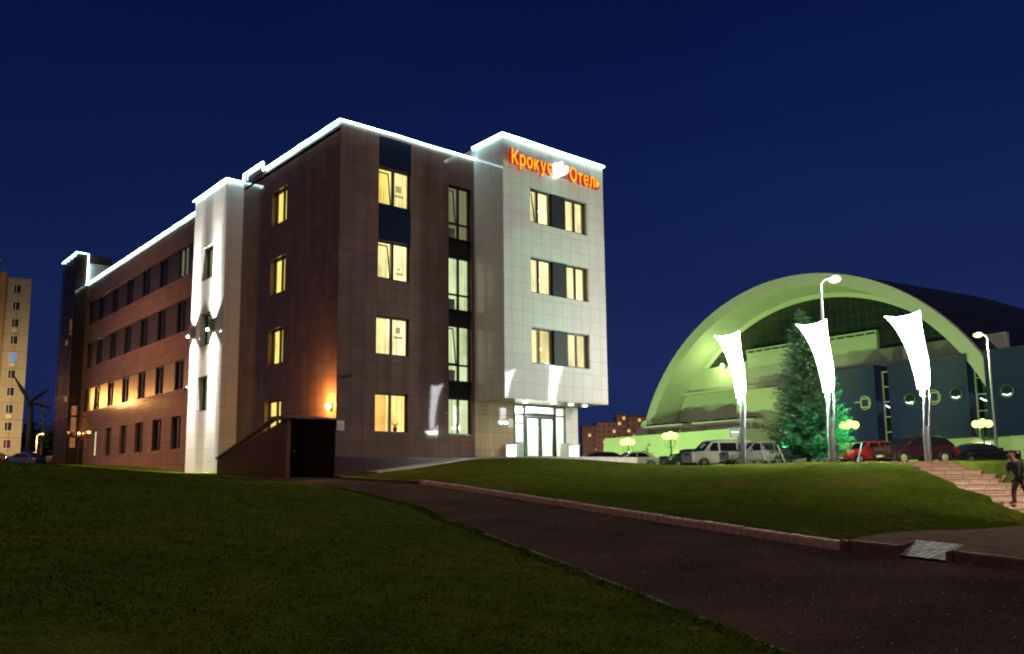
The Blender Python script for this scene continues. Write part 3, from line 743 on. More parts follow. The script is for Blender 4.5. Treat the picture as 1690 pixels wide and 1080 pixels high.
# --- rear wing
WZ1 = 17.38
cy = [37.05, 33.45, 29.85, 26.35, 22.85, 19.4]
bands = [(6.93, 8.72), (10.4, 12.38), (13.85, 15.72)]
mb = MB(); op = [(17.0, 40.7, a, b, .24) for a, b in bands]
gr_open = [(c - .8, c + .85, 3.40, 5.36, .22) for c in cy]
wall_grid(mb, 'X', 0.0, TY1, 41.6, 1.4, WZ1, op + gr_open, 0)
mb.build('wall', M_PINK, HOT, fixn=False)
mb = MB(); mb.box(-.03, .35, TY1, 41.6, WZ1, WZ1 + .06); mb.build('parapet_cap', M_DPANEL, HOT)
for k, (z0, z1) in enumerate(bands):
    edges = [17.0]
    for c in [18.6 + 3.55 * i for i in range(7)]:
        a, b = c - .0, c + 1.55
        if a - edges[-1] > .3:
            m_ = M_BRONZE if k == 0 else M_BRONZE_SHADE
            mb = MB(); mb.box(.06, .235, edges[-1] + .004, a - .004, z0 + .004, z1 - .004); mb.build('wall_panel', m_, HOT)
        b = min(b, 40.7)
        if b - a > .25:
            window('X', 0, a, b, z0 + .003, z1 - .003, .18, LIT_D if (k == 2 and a < 19) else M_ROOMDARK, split=.5 if b - a > 1 else 0, pane_mat=M_GLASS, fold=(k == 2 and a < 19))
        edges.append(b)
for i, c in enumerate(cy):
    window('X', 0, c - .8, c + .85, 3.40, 5.36, .22, LIT_P if i == 0 else M_ROOMDARK, split=.45, fold=(i == 0))

# --- glazed stair tower at the far end
GX, GY0, GY1, GZ = -0.85, 41.6, 46.0, 19.93
mb = MB(); mb.box(GX + .06, 1.8, GY0 + .06, GY1 - .06, 2.4, GZ - .05, 0); mb.box(0.02, 6, GY0 + .02, GY1, 16.9, 19.2, 1)
mb.build('stair_tower', [pbr('tower_inside', (.035, .026, .02), .6), M_WHITE], HOT)
mb = MB(); mb.face([(GX, GY0, 2.4), (0, GY0, 2.4), (0, GY0, GZ), (GX, GY0, GZ)]); mb.face([(GX, GY0, 2.4), (GX, GY1, 2.4), (GX, GY1, GZ), (GX, GY0, GZ)])
mb.build('curtain_wall_glass', glass_mat('tower_glass', (.75, .65, .55), 1.4, .02), HOT)
mb = MB()
for y in np.arange(GY0, GY1 + .01, 1.1): mb.box(GX - .04, GX - .005, y - .03, y + .03, 2.4, GZ)
for z in np.arange(3.3, GZ, 1.7): mb.box(GX - .035, GX - .008, GY0 + .03, GY1, z - .025, z + .025); mb.box(GX + .03, -.01, GY0 - .035, GY0 - .008, z - .025, z + .025)
mb.box(GX - .04, GX + .03, GY0 - .04, GY0 - .005, 2.4, GZ)
mb.build('mullion_grid', M_BLACK, HOT)
for y0, z0, z1, s in ((42.3, 13.3, 14.6, .35), (43.3, 12.6, 13.0, .5), (42.5, 7.9, 8.3, 1.4)):
    mb = MB(); mb.box(GX + .02, GX + .05, y0, y0 + .7, z0, z1); mb.build('lit_pane', emit('stair_glow%d' % int(s * 100), (.62, .30, .14), s, True), HOT)
for z0, z1 in ((5.4, 6.6), (6.75, 7.5), (4.2, 5.0)):
    mb = MB(); mb.box(-.60, -.22, GY0 + .02, GY0 + .05, z0, z1); mb.build('lit_pane', emit('stair_glow_s', (.55, .24, .11), .65, True), HOT)
# rear service door and its light
mb = MB(); mb.box(-.05, -.002, 40.0, 41.2, 2.5, 4.8); mb.build('door', M_BLACK, HOT)
mb = MB(); mb.box(-.22, -.0, 40.1, 41.4, 5.0, 5.12); mb.build('canopy', M_METAL, HOT)

# --- basement porch at the corner
PX = -2.2
mb = MB()
mb.hexa([(PX, 0.02, 1.0), (PX + .18, 0.02, 1.0), (PX + .18, 7.2, 1.0), (PX, 7.2, 1.0), (PX, 0.02, 4.02), (PX + .18, 0.02, 4.02), (PX + .18, 7.2, 2.50), (PX, 7.2, 2.50)], 0)
mb.box(PX + .18, -.04, 7.02, 7.2, 1.0, 2.48, 0)
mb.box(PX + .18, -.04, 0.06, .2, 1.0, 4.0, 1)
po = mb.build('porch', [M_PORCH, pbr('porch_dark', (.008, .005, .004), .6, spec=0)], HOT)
mb = MB()
mb.hexa([(PX - .12, -.12, 4.03), (-.03, -.12, 4.03), (-.03, 1.4, 4.03), (PX - .12, 1.4, 4.03), (PX - .12, -.12, 4.15), (-.03, -.12, 4.10), (-.03, 1.4, 4.10), (PX - .12, 1.4, 4.15)])
mb.hexa([(PX - .06, 1.4, 4.04), (PX + .24, 1.4, 4.04), (PX + .24, 7.25, 2.52), (PX - .06, 7.25, 2.52), (PX - .06, 1.4, 4.12), (PX + .24, 1.4, 4.12), (PX + .24, 7.25, 2.60), (PX - .06, 7.25, 2.60)])
mb.hexa([(PX + .24, 1.4, 3.74), (-.04, 1.4, 3.74), (-.04, 7.2, 2.20), (PX + .24, 7.2, 2.20), (PX + .24, 1.4, 3.8), (-.04, 1.4, 3.8), (-.04, 7.2, 2.26), (PX + .24, 7.2, 2.26)])
mb.build('porch_roof', pbr('porch_cap', (.17, .085, .045), .35), po, base=HOT['_o'])  # orange lamp light on the cap put into its lighter colour
mb = MB(); mb.box(PX + .22, PX + 1.0, .0, .055, 1.55, 3.72)
d_ = mb.build('door', pbr('porch_door', (.005, .0035, .003), .6, spec=0), po, base=HOT['_o'])
mb = MB(); mb.box(PX + 1.04, -.25, .01, .055, 1.55, 3.72); mb.build('side_panel', pbr('porch_panel', (.010, .0055, .0045), .6, spec=0), po, base=HOT['_o'])
mb = MB(); mb.sphere((PX + .30, -.03, 2.7), .035, 8); mb.build('door_handle', M_METAL, po, base=HOT['_o'])

# --- luminous roofline
def strip(pts, r=.048):
    mb = MB(); out_ = []
    for a, b in zip(pts[:-1], pts[1:]):
        a, b = Vector(a), Vector(b); n = max(1, int((b - a).length / .9))
        for i in range(n): out_.append(a.lerp(b, i / n) + Vector((0, 0, random.uniform(-.018, .018))))
    out_.append(Vector(pts[-1])); mb.tube(out_, r, 6); mb.build('roof_light_strip', LED, HOT, smooth=True)
o_ = .10
strip([(-o_, 7.85, ZR + .0), (-o_, -o_, ZR + .02), (7.38, -o_, ZR + .02)])
strip([(-o_, 7.85, ZR), (-o_, 7.9, ZR + .42), (-o_, 10.25, ZR + .44), (-o_, 10.3, ZR + .05)])
strip([(-.02, TY0 - o_, 17.30), (TX - o_, TY0 - o_, 17.30), (TX - o_, TY1 + .05, 17.28)])
strip([(-o_, TY1 + .1, WZ1), (-o_, 41.5, WZ1)])
strip([(BX - o_, 0.0, BZ1), (BX - o_, BY - o_, BZ1), (BR + .04, BY - o_, BZ1)], .055)
strip([(-.03, GY0 - o_, WZ1 + .1), (-.03, GY0 - o_, GZ), (GX - o_, GY0 - o_, GZ), (GX - o_, GY1, GZ)])

# --- roof aerial
mb = MB(); mb.tube([(.6, 30.5, WZ1 - .2), (.6, 30.5, WZ1 + 1.3)], .03, 6); mb.build('aerial', M_METAL, HOT)

# ------------------------------------------------------------------ hotel sign
SIGN = empty('hotel_sign', (7.98, BY, 16.62), 'orange and red lit Cyrillic letters with a white flower on top of the white bay', 'sign')
M_LET = emit('letter_face', (1.0, 0.47, 0.02), 1.5); M_LETS = emit('letter_side', (0.62, 0.010, 0.004), 1.0)
M_LETC = emit('letter_core', (1.0, 0.62, 0.04), 1.5)
M_PETAL = emit('petal_white', (1.0, 0.98, 0.93), 1.5)
def letter(ch, x, size):
    cu = bpy.data.curves.new('t', 'FONT'); cu.body = ch; cu.size = size; cu.extrude = 0.085; cu.offset = 0.0 if ch in 'еь' else 0.012; cu.resolution_u = 4
    ob = bpy.data.objects.new('t', cu); COL.objects.link(ob)
    bpy.context.view_layer.update()
    dg = bpy.context.evaluated_depsgraph_get()
    me = bpy.data.meshes.new_from_object(ob.evaluated_get(dg)); bpy.data.objects.remove(ob); bpy.data.curves.remove(cu)
    me.name = 'letter'
    me.materials.clear(); me.materials.append(M_LET); me.materials.append(M_LETS)
    for p in me.polygons: p.material_index = 0 if p.normal.z > .5 else 1
    xs = [v.co.x for v in me.vertices]; w = max(xs) - min(xs); x0 = min(xs)
    for v in me.vertices: v.co.x -= x0
    me.transform(Matrix.Rotation(R(90), 4, 'X'))
    o = bpy.data.objects.new('letter', me); COL.objects.link(o); o.parent = SIGN; o.location = (x, -.30, -.22)
    return w
def word(s, x0, x1, size):
    ws = []
    x = x0; objs = []
    for ch in s:
        n0 = set(SIGN.children); w = letter(ch, x, size); objs.append(([c for c in SIGN.children if c not in n0][0], w)); x += w
    gap = .085; f = (x1 - x0 - gap * (len(s) - 1)) / sum(w for _, w in objs)
    x = x0
    for o, w in objs: o.location.x = x; o.scale.x = f; x += w * f + gap
word('Крокус', -0.30, 2.38, 1.0)
word('Отель', 3.56, 5.75, 1.0)
# flower emblem: three petals on a short stem
mb = MB()
EMB = [(2.62, -0.31), (2.45, -0.27), (2.51, -0.03), (2.46, 0.18), (2.44, 0.37), (2.52, 0.5), (2.63, 0.48), (2.74, 0.40), (2.83, 0.57), (2.95, 0.65), (3.06, 0.6), (3.10, 0.42), (3.31, 0.49), (3.46, 0.43), (3.51, 0.28), (3.4, 0.09), (3.17, -0.06), (2.88, -0.16), (2.78, -0.22), (2.70, -0.29)]
base_ = SIGN['_o']
mb.prism(EMB, lambda u, v, d: (base_[0] + 2.52 + (u - 2.44) * .90, base_[1] - .42 + d, base_[2] + v), 0, .22)
mb.build('flower_emblem', M_PETAL, SIGN)
mb = MB()
for z in (.15, .45): mb.box(base_[0] - .2, base_[0] + 5.6, BY - .12, BY - .07, base_[2] + z - .2, base_[2] + z - .16)
for k in range(8): mb.box(base_[0] - .1 + k * .78, base_[0] - .06 + k * .78, BY - .07, BY - .0, base_[2] + .1, base_[2] + .5)
mb.build('mounting_rail', M_METAL, SIGN)

# ------------------------------------------------------------------ small things on the hotel
def wall_lamp(p, label, col, power, r=.14):
    mb = MB(); mb.box(p[0] + .06, p[0] + .12, p[1] - .1, p[1] + .1, p[2] - .12, p[2] + .14)
    o = mb.build('wall_lamp', M_DARK, base=p); tag(o, label, 'wall lamp')
    mb = MB(); mb.sphere(p, r, 14); mb.build('globe', emit('globe_orange', (1, .55, .12), 11), o, base=p)
    lamp('wall_lamp_light', 'POINT', (-.42, 0, .1), col, power, .1, o); return o
wall_lamp((-.14, .42, 4.63), 'round orange wall lamp above the dark basement porch', (1, .42, .09), 600)
wall_lamp((-.14, 40.9, 5.3), 'small orange wall lamp over the service door at the far end', (1, .5, .15), 14, .09)
mb = MB(); mb.box(.02, .40, -.030, -.002, 3.58, 4.02, 0); mb.box(.05, .37, -.034, -.031, 3.61, 3.99, 1)
for k in range(4): mb.box(.09, .33 - .05 * (k % 2), -.037, -.0345, 3.67 + k * .075, 3.69 + k * .075, 0)
tag(mb.build('wall_plaque', [pbr('plaque_grey', (.30, .27, .27), .4), pbr('plaque_white', (.62, .56, .54), .4)], base=(.2, 0, 3.6)), 'small square pale plaque at the corner beside the dark porch', 'plaque')
mb = MB(); mb.box(9.50, 9.80, -.03, -.002, 4.0, 4.42, 0)
for k in range(3): mb.box(9.56, 9.74, -.034, -.0305, 4.08 + k * .1, 4.11 + k * .1, 1)
tag(mb.build('notice_board', [M_WPAINT, pbr('notice_grey', (.35, .35, .33), .5)], base=(9.65, 0, 4.0)), 'white notice plate on the tan wall left of the glass entrance', 'notice')
def cctv(p, n, label):
    o = empty('security_camera', p, label, 'camera')
    mb = MB(); q = Vector(p); nn = Vector(n)
    mb.tube([q, q + nn * .14], .03, 8); mb.build('bracket', M_DARK, o)
    mb = MB(); sd_ = Vector((nn.y, -nn.x, 0)); a = q + nn * .14
    mb.tube([a - sd_ * .05 + Vector((0, 0, .03)), a + sd_ * .32 - Vector((0, 0, .08))], [.07, .06], 10); mb.build('housing', M_DPANEL, o)
    mb = MB(); mb.sphere(a + sd_ * .33 - Vector((0, 0, .085)), .045, 8); mb.build('lens', M_BLACK, o)
cctv((.55, -.01, 5.92), (0, -1, 0), 'small dark security camera on the brown front wall above the orange window')
cctv((TX - .01, 14.9, 6.6), (-1, 0, 0), 'tiny security camera at the left edge of the white tower')
def slab_bin(x, y, label, lean):
    mb = MB(); z = 2.47
    for k in range(3):
        a = x + k * .13
        mb.hexa([(a, y, z), (a + .10, y, z), (a + .10, y + .4, z), (a, y + .4, z), (a + lean, y, z + .78), (a + .10 + lean, y, z + .78), (a + .10 + lean, y + .4, z + .78), (a + lean, y + .4, z + .78)], 0)
    o = mb.build('litter_bin', pbr('bin_grey', (.42, .44, .38), .4), base=(x, y, z)); tag(o, label, 'bin', 'grey bins by the entrance')
    mb = MB(); mb.box(x - .02, x + .40, y - .02, y + .42, z, z + .05); mb.build('foot', M_METAL, o, base=(x, y, z))
slab_bin(9.48, -.75, 'grey slatted bin left of the glass entrance doors', 0)
slab_bin(12.66, -.75, 'grey slatted bin right of the glass entrance doors', .08)
for x, lb in ((8.58, 'left'), (12.76, 'right')):
    mb = MB(); y, z = -1.3, 2.47
    mb.box(x, x + .36, y, y + .36, z + .06, z + .62); mb.box(x + .03, x + .33, y + .03, y + .33, z, z + .06)
    o = mb.build('light_box', emit('light_box_white', (1, 1, .88), 1.6), base=(x, y, z)); tag(o, 'glowing white box lamp standing %s of the hotel entrance' % lb, 'box lamp', 'box lamps by the entrance')
    mb = MB(); mb.box(x - .03, x + .39, y - .03, y + .39, z + .62, z + .67); mb.build('lid', M_WPAINT, o, base=(x, y, z))

# ------------------------------------------------------------------ sports arena
AY = math.atan2(0.9957, 0.0923)        # local x runs along the front (to the left), local y points at the viewer
ARE = empty('arena_building', (84.94, 6.67, 2.1), 'big arched white sports hall washed in green light behind the parking lot', 'sports hall', yaw=AY, local=True)
M_AW = pbr('arena_white', (0.56, 0.57, 0.53), 0.6, var=.05, nscale=.6)
M_AW2 = pbr('arena_grey_white', (0.44, 0.42, 0.43), 0.6, var=.06, nscale=.5)
M_NAVYC = None
def clad(name, col, per, rough=.35):
    m, n, l, o = new_mat(name)
    b = n.new('ShaderNodeBsdfPrincipled'); w = n.new('ShaderNodeTexWave'); w.wave_type = 'BANDS'; w.bands_direction = 'Z'
    c = n.new('ShaderNodeTexCoord'); l.new(c.outputs['Object'], w.inputs['Vector']); w.inputs['Scale'].default_value = per
    t = noise(n, l, .4, 3)
    r = ramp(n, l, t.outputs['Fac'], [(.3, tuple(x * .8 for x in col)), (.7, tuple(x * 1.2 for x in col))])
    l.new(r.outputs[0], b.inputs['Base Color']); b.inputs['Roughness'].default_value = rough
    bp = n.new('ShaderNodeBump'); bp.inputs['Strength'].default_value = .6; bp.inputs['Distance'].default_value = .05
    l.new(w.outputs['Fac'], bp.inputs['Height']); l.new(bp.outputs[0], b.inputs['Normal'])
    l.new(b.outputs[0], o.inputs[0]); return m
M_NAVYC = clad('navy_cladding', (0.004, 0.006, 0.13), 1.6)
M_ROOFSH = clad('arena_roof', (0.012, 0.014, 0.02), .5, .5)
def gridglass(name):
    m, n, l, o = new_mat(name)
    b = n.new('ShaderNodeBsdfPrincipled'); bt = n.new('ShaderNodeTexBrick'); c = n.new('ShaderNodeTexCoord')
    s = n.new('ShaderNodeSeparateXYZ'); l.new(c.outputs['Object'], s.inputs[0]); k = n.new('ShaderNodeCombineXYZ'); l.new(s.outputs['X'], k.inputs[0]); l.new(s.outputs['Z'], k.inputs[1])
    l.new(k.outputs[0], bt.inputs['Vector']); bt.offset = 0; bt.inputs['Scale'].default_value = 1; bt.inputs['Brick Width'].default_value = 1.1; bt.inputs['Row Height'].default_value = 1.5
    bt.inputs['Mortar Size'].default_value = .05; bt.inputs['Color1'].default_value = (.020, .026, .026, 1); bt.inputs['Color2'].default_value = (.032, .038, .036, 1); bt.inputs['Mortar'].default_value = (.052, .058, .056, 1)
    l.new(bt.outputs['Color'], b.inputs['Base Color']); b.inputs['Roughness'].default_value = .22
    l.new(b.outputs[0], o.inputs[0]); return m
M_GG = gridglass('arena_grid_glass')
ACX, ACZ = 25.0, -4.1          # arch centre, z measured from the arena's ground
def arc(rad, y, a0=-2, a1=182, n=72):
    return [(ACX + rad * math.cos(R(a0 + (a1 - a0) * i / n)), y, ACZ + rad * math.sin(R(a0 + (a1 - a0) * i / n))) for i in range(n + 1)]
A0, A1 = 6, 174
mb = MB()
ro, ri, rb = 30.95, 29.3, 28.9
rings = [arc(ro, 0, A0, A1), arc(ri, 0.0, A0, A1), arc(ri - .05, -.5, A0, A1), arc(rb + .1, -5.6, A0, A1), arc(rb, -5.6, A0, A1), arc(rb - .5, -5.9, A0, A1), arc(rb - .5, -6.3, A0, A1), arc(ro, -6.3, A0, A1), arc(ro, 0, A0, A1)]
mb.loft(rings, 0, closed=False, caps=False)
mb.build('arch', pbr('arch_white', (.62, .62, .58), .5, var=.05, nscale=.4), ARE, smooth=True, angle=30)
mb = MB(); mb.loft([arc(ro - .02, -.3, A0, A1), arc(ro + .25, -6.5, A0, A1), arc(ro + .9, -30, A0, A1), arc(ro, -70, A0, A1)], 0, closed=False, caps=False)
mb.build('roof_shell', M_ROOFSH, ARE, smooth=True)
def arch_wall(y, rad, x0, x1, zfun0, n=40):
    """vertical wall between zfun0(x) and the arch"""
    mb = MB(); lo, hi = [], []
    for i in range(n + 1):
        x = x0 + (x1 - x0) * i / n
        top = ACZ + math.sqrt(max(0.01, rad * rad - (x - ACX) ** 2))
        lo.append((x, y, min(zfun0(x), top))); hi.append((x, y, top))
    mb.loft([lo, hi], 0, closed=False, caps=False); return mb
# upper grid glazing, recessed behind the arch
arch_wall(-6.05, rb + .3, -2, 53, lambda x: 13).build('upper_glazing', M_GG, ARE)
# broad white wall under the glazing
mb = MB(); mb.hexa([(36.4, -6.0, 8), (53.4, -6.0, 8), (53.4, -5.2, 8), (36.4, -5.2, 8), (36.4, -6.0, 16.1), (50.2, -6.0, 15.0), (50.2, -5.2, 15.0), (36.4, -5.2, 16.1)])
mb.build('side_wall', M_AW, ARE)
arch_wall(-5.3, rb + .1, 28, 53.2, lambda x: 0.0, 50)
mb = MB(); poly = [(53.0, 0), (52.9, 9), (51.0, 13.4), (49.2, 15.6), (47.6, 16.15), (36.4, 16.9), (36.4, 0)]
mb.prism(poly, lambda u, v, d: (u, d, v), -6.0, -5.25); mb.build('side_wall', M_AW, ARE) if False else None
mb = MB(); poly = [(53.0, -1), (52.6, 8), (51.0, 12.2), (49.3, 14.4), (47.6, 16.15), (36.35, 16.7), (36.35, -1)]
mb.prism(poly, lambda u, v, d: (u, d, v), -6.0, -5.25); mb.build('side_wall', M_AW, ARE)
mb = MB(); mb.box(14.75, 36.3, -6.0, -5.3, 11, 17.75, 0); mb.box(-1.5, 14.7, -6.0, -5.3, 11, 15.7, 0); mb.build('upper_wall', M_AW, ARE)
mb = MB(); mb.box(-1.4, 36.2, -5.29, -5.2, 12.4, 15.6); mb.build('wall_band', M_AW2, ARE)
mb = MB()
mb.box(14.75, 36.35, -5.9, -5.2, 18.15, 18.35); mb.box(14.75, 36.35, -5.9, -5.2, 17.755, 17.85)
for x in np.linspace(14.85, 36.25, 15): mb.box(x - .1, x + .1, -5.85, -5.25, 17.855, 18.145)
mb.build('clerestory_frame', M_AW, ARE)
mb = MB(); mb.box(14.9, 36.2, -5.8, -5.7, 17.8, 18.2); mb.build('clerestory_glass', M_DPANEL, ARE)
mb = MB(); mb.box(26.3, 51.4, -5.2, -4.2, 12.35, 12.72); mb.build('ledge', M_AW, ARE)
mb = MB(); mb.box(12.4, 34.1, -5.2, .2, -1, 11.55); mb.build('front_block', pbr('block_white', (.52, .52, .44), .55, var=.05, nscale=.5), ARE)
# navy boxes with glazed strips between
for x0, x1, zt in ((12.05, 18.6, 12.95), (0.62, 10.25, 12.9), (-12.5, -1.35, 13.05)):
    mb = MB(); mb.box(x0, x1, -5.0, .25, 3.35, zt); mb.box(x0, x1, .25, .33, zt - .12, zt + .02); mb.build('cladding_box', M_NAVYC, ARE)
for x0, x1 in ((10.3, 12.0), (-1.3, .58)):
    mb = MB(); mb.box(x0, x1, -1.6, -1.5, 3.0, 12.2)
    o = mb.build('glazed_strip', glass_mat('strip_glass', (.62, .75, .62), 1.6), ARE)
    mb = MB(); mb.box(x0, x1, -3.0, -2.9, 3.0, 12.2); mb.build('strip_lining', pbr('strip_back', (.42, .46, .38), .7), ARE)
    mb = MB(); mb.box(x0, x0 + .14, -1.48, -1.3, 3.0, 12.2); mb.box(x1 - .14, x1, -1.48, -1.3, 3.0, 12.2)
    for z in (12.1, 10.2, 8.3, 6.4, 4.5): mb.box(x0 + .14, x1 - .14, -1.48, -1.32, z - .07, z + .07)
    mb.build('strip_frame', M_AW, ARE)
    mb = MB(); pts = [(x0 + .35, -1.45, 7.55), (x0 + .8, -1.44, 7.5), (x0 + 1.1, -1.44, 7.62), (x0 + 1.45, -1.44, 7.85)]; mb.tube(pts, .08, 6); mb.build('neon_tube', emit('neon', (.7, 1, .9), 3), ARE)
# round portholes and square emblem frames on the navy boxes
for x, z in ((7.6, 8.2), (2.0, 8.4), (-3.6, 8.25)):
    mb = MB(); mb.lathe([(.62, 0), (.74, .02), (.78, .14), (.70, .17), (.60, .12), (.60, .05)], (0, 0, 0), 28)
    o = mb.build('porthole', pbr('porthole_metal', (.12, .14, .10), .35, metal=.5), ARE); o.location = (x, .26, z); o.rotation_euler = (R(-90), 0, 0)
    mb = MB(); mb.lathe([(.60, .04), (.58, .10), (.3, .16), (.02, .18)], (0, 0, 0), 24); mb.build('porthole_glass', pbr('porthole_dark', (.03, .035, .03), .08, spec=.8), o)
    mb = MB(); mb.tube([(-.45, .3, .19), (-.15, .45, .21), (.15, .40, .21), (.42, .30, .19)], .06, 6); mb.build('neon_arc', emit('neon', (.7, 1, .9), 3), o)
for x, z in ((13.5, 8.25), (4.6, 8.25)):
    mb = MB(); s_ = .62
    for a, b, c, d in ((-s_, s_, s_ - .16, s_), (-s_, s_, -s_, -s_ + .16), (-s_, -s_ + .16, -s_ + .16, s_ - .16), (s_ - .16, s_, -s_ + .16, s_ - .16)): mb.box(x + a, x + b, .26, .38, z + c, z + d)
    mb.tube([(x + .1 + .85 * math.cos(t), .32, z + .85 * math.sin(t)) for t in np.linspace(R(60), R(290), 18)], .07, 6)
    mb.box(x + .62, x + 1.5, .27, .36, z + .1, z + .24)
    mb.build('wall_emblem', pbr('emblem_white', (.45, .5, .34), .4), ARE)
# ground floor
mb = MB(); mb.box(1.75, 12.3, -5, -1.6, -1, 3.34, 0); mb.box(-13, -.8, -5, -1.6, -1, 3.34, 0); mb.box(-.8, 1.75, -5, -1.6, 2.9, 3.34, 0)
mb.build('ground_floor_wall', pbr('ground_white', (.60, .60, .46), .6, var=.05, nscale=.6), ARE)
mb = MB(); mb.box(-12.6, 12.3, -1.55, .35, 3.345, 3.47); mb.build('canopy', M_AW, ARE) if False else None
mb = MB(); mb.box(4.2, 5.8, -1.6, -1.54, .6, 2.6); mb.build('gate', pbr('gate_green', (.05, .09, .05), .5), ARE)
mb = MB(); 
for x in (-.8, .42, 1.63): mb.box(x, x + .12, -1.75, -1.6, 0, 2.85)
mb.box(-.68, 1.63, -1.74, -1.62, 2.7, 2.85)
eo = mb.build('entrance_door', M_AW, ARE)
mb = MB(); mb.box(-.68, 1.63, -1.70, -1.66, 0, 2.7); mb.build('door_glass', pbr('door_blue', (.04, .16, .20), .1, spec=.8), eo)
mb = MB(); mb.box(-.5, 1.45, -1.55, -1.40, 2.45, 2.68); mb.build('door_light', emit('door_light', (.9, 1, .6), 6), ARE)
# low wing to the left with its roof plant
mb = MB()
mb.prism([(55.7, -1.5), (54.6, 5.35), (27.7, 5.62), (27.7, -1.5)], lambda u, v, d: (u, d, v), 1.0, 8.0)
mb.build('low_wing', pbr('wing_white', (.50, .53, .46), .6, var=.05, nscale=.5), ARE)
mb = MB(); mb.prism([(54.3, 5.3), (51.6, 8.2), (51.0, 8.2), (50.0, 5.3)], lambda u, v, d: (u, d, v), .9, 2.2); mb.build('wing_buttress', M_AW, ARE)
mb = MB(); mb.box(48.5, 50.1, 8.0, 8.06, 1.6, 2.4); mb.build('vent_panel', pbr('vent_grey', (.25, .29, .22), .5), ARE)
for x0, x1 in ((41.9, 50.4), (28.5, 39.9)):
    t = empty('roof_chiller', ARE.matrix_basis @ Vector((0, 0, 0)), 'pale roof chiller unit with fans, %s one on the low wing' % ('left' if x0 > 41 else 'right'), 'air conditioner', 'roof chillers on the low wing', yaw=AY, local=True)
    t.location = (84.94, 6.67, 2.1)
    mb = MB(); mb.box(x0, x1, 1.4, 3.6, 6.55, 7.15); mb.build('casing', M_AW, t)
    for x in (x0 + .4, x1 - .8):
        for y in (1.5, 3.3): mb = MB(); mb.box(x, x + .4, y, y + .2, 5.55, 6.55); mb.build('leg', M_AW, t)
    n_ = 4
    for k in range(n_):
        xc = x0 + (k + .5) * (x1 - x0) / n_
        mb = MB(); mb.lathe([(.85, 0), (.95, .28), (.80, .30), (.75, .05)], (xc, 2.5, 7.15), 16); mb.build('fan', M_BLACK, t)

# ------------------------------------------------------------------ lamps
M_GLOBE = emit('globe_green', (0.74, 1.0, 0.20), 3.2)
GRN = (0.56, 1.0, 0.17)
M_POLE = pbr('lamp_pole', (.34, .35, .33), .45, metal=.3)
M_IRON = pbr('cast_iron', (.03, .045, .03), .5)
def globe_lamp(r, d, ztop, label, n=5, power=900, sp=.38):
    z0 = Hs(r, d); p = W(r, d, z0)
    o = empty('globe_lamp', p, label, 'lamp post', 'globe lamps around the parking lot', yaw=-0.7079, local=True)
    h = ztop - z0
    mb = MB(); mb.lathe([(.13, 0), (.13, .25), (.07, .35), (.05, h - .95), (.04, h - .2)], (0, 0, 0), 10); mb.build('post', M_IRON, o)
    for k in range(n):
        a = 2 * math.pi * k / n + .3; rad = sp if k else 0
        x, y = rad * 1.25 * math.cos(a), rad * math.sin(a)
        mb = MB(); mb.tube([(0, 0, h - .95), (x * .6, y * .6, h - 1.0), (x, y, h - .75), (x, y, h - .22)], .022, 6); ar = mb.build('arm', M_IRON, o)
        mb = MB(); mb.sphere((x, y, h + (.12 if k == 0 else 0)), .27, 14); mb.build('globe', M_GLOBE, ar, smooth=True)
    lamp('globe_light', 'POINT', (0, 0, h), GRN, power * 2.6, .3, o)
    return o
globe_lamp(10.27, 75.3, 4.5, 'globe lamp cluster nearest the hotel, above the white saloon car')
globe_lamp(13.11, 70.2, 4.77, 'globe lamp cluster above the dark green car and white van')
globe_lamp(26.09, 78.2, 5.29, 'small pair of globe lamps just left of the spruce tree', n=3, power=700)
globe_lamp(23.96, 60.1, 4.95, 'globe lamp cluster just right of the spruce tree, over the red car')
globe_lamp(34.55, 62.1, 5.05, 'globe lamp cluster in front of the arena entrance door')
M_HEAD = emit('street_head', (.82, 1.0, .38), 3.6)
def street_lamp(r, d, ztop, label, col, power, arm, headm, cat_group='tall street lamps'):
    z0 = Hs(r, d); p = W(r, d, z0); h = ztop - z0
    o = empty('street_lamp', p, label, 'street lamp', cat_group, yaw=-0.7079, local=True)
    ax, ay = arm
    mb = MB(); mb.tube([(0, 0, -.1), (0, 0, h * .5), (0, 0, h - .25)], [.10, .08, .055], 10); mb.build('pole', M_POLE, o)
    mb = MB(); mb.tube([(0, 0, h - .27), (ax * .4, ay * .4, h - .05), (ax, ay, h + .06)], .035, 8); mb.build('arm', M_POLE, o)
    mb = MB(); L = math.hypot(ax, ay); ux, uy = ax / L, ay / L
    mb.loft([[(ax + ux * t + -uy * w * c, ay + uy * t + ux * w * c, h + .06 + zz * s) for c, s in ((1, 0), (.7, 1), (-.7, 1), (-1, 0))] for t, w, zz in ((-.1, .08, .08), (.1, .17, .14), (.45, .17, .13), (.6, .08, .06))])
    mb.build('lamp_head', M_POLE, o)
    mb = MB(); mb.sphere((ax + ux * .28, ay + uy * .28, h + .0), .30, 14, sz=.62); mb.build('lens', headm, o, smooth=True)
    lamp('street_light', 'POINT', (ax + ux * .28, ay + uy * .28, h - .22), col, power, .22, o)
    return o
street_lamp(15.05, 40.2, 10.95, 'tall street lamp rising beside the spruce tree, arm to the right', (1, 1, .74), 5000, (.42, 0), M_HEAD)
street_lamp(33.2, 58.2, 11.05, 'tall street lamp at the right edge near the person, arm to the left', (.85, 1, .46), 5500, (-.35, 0), M_HEAD)
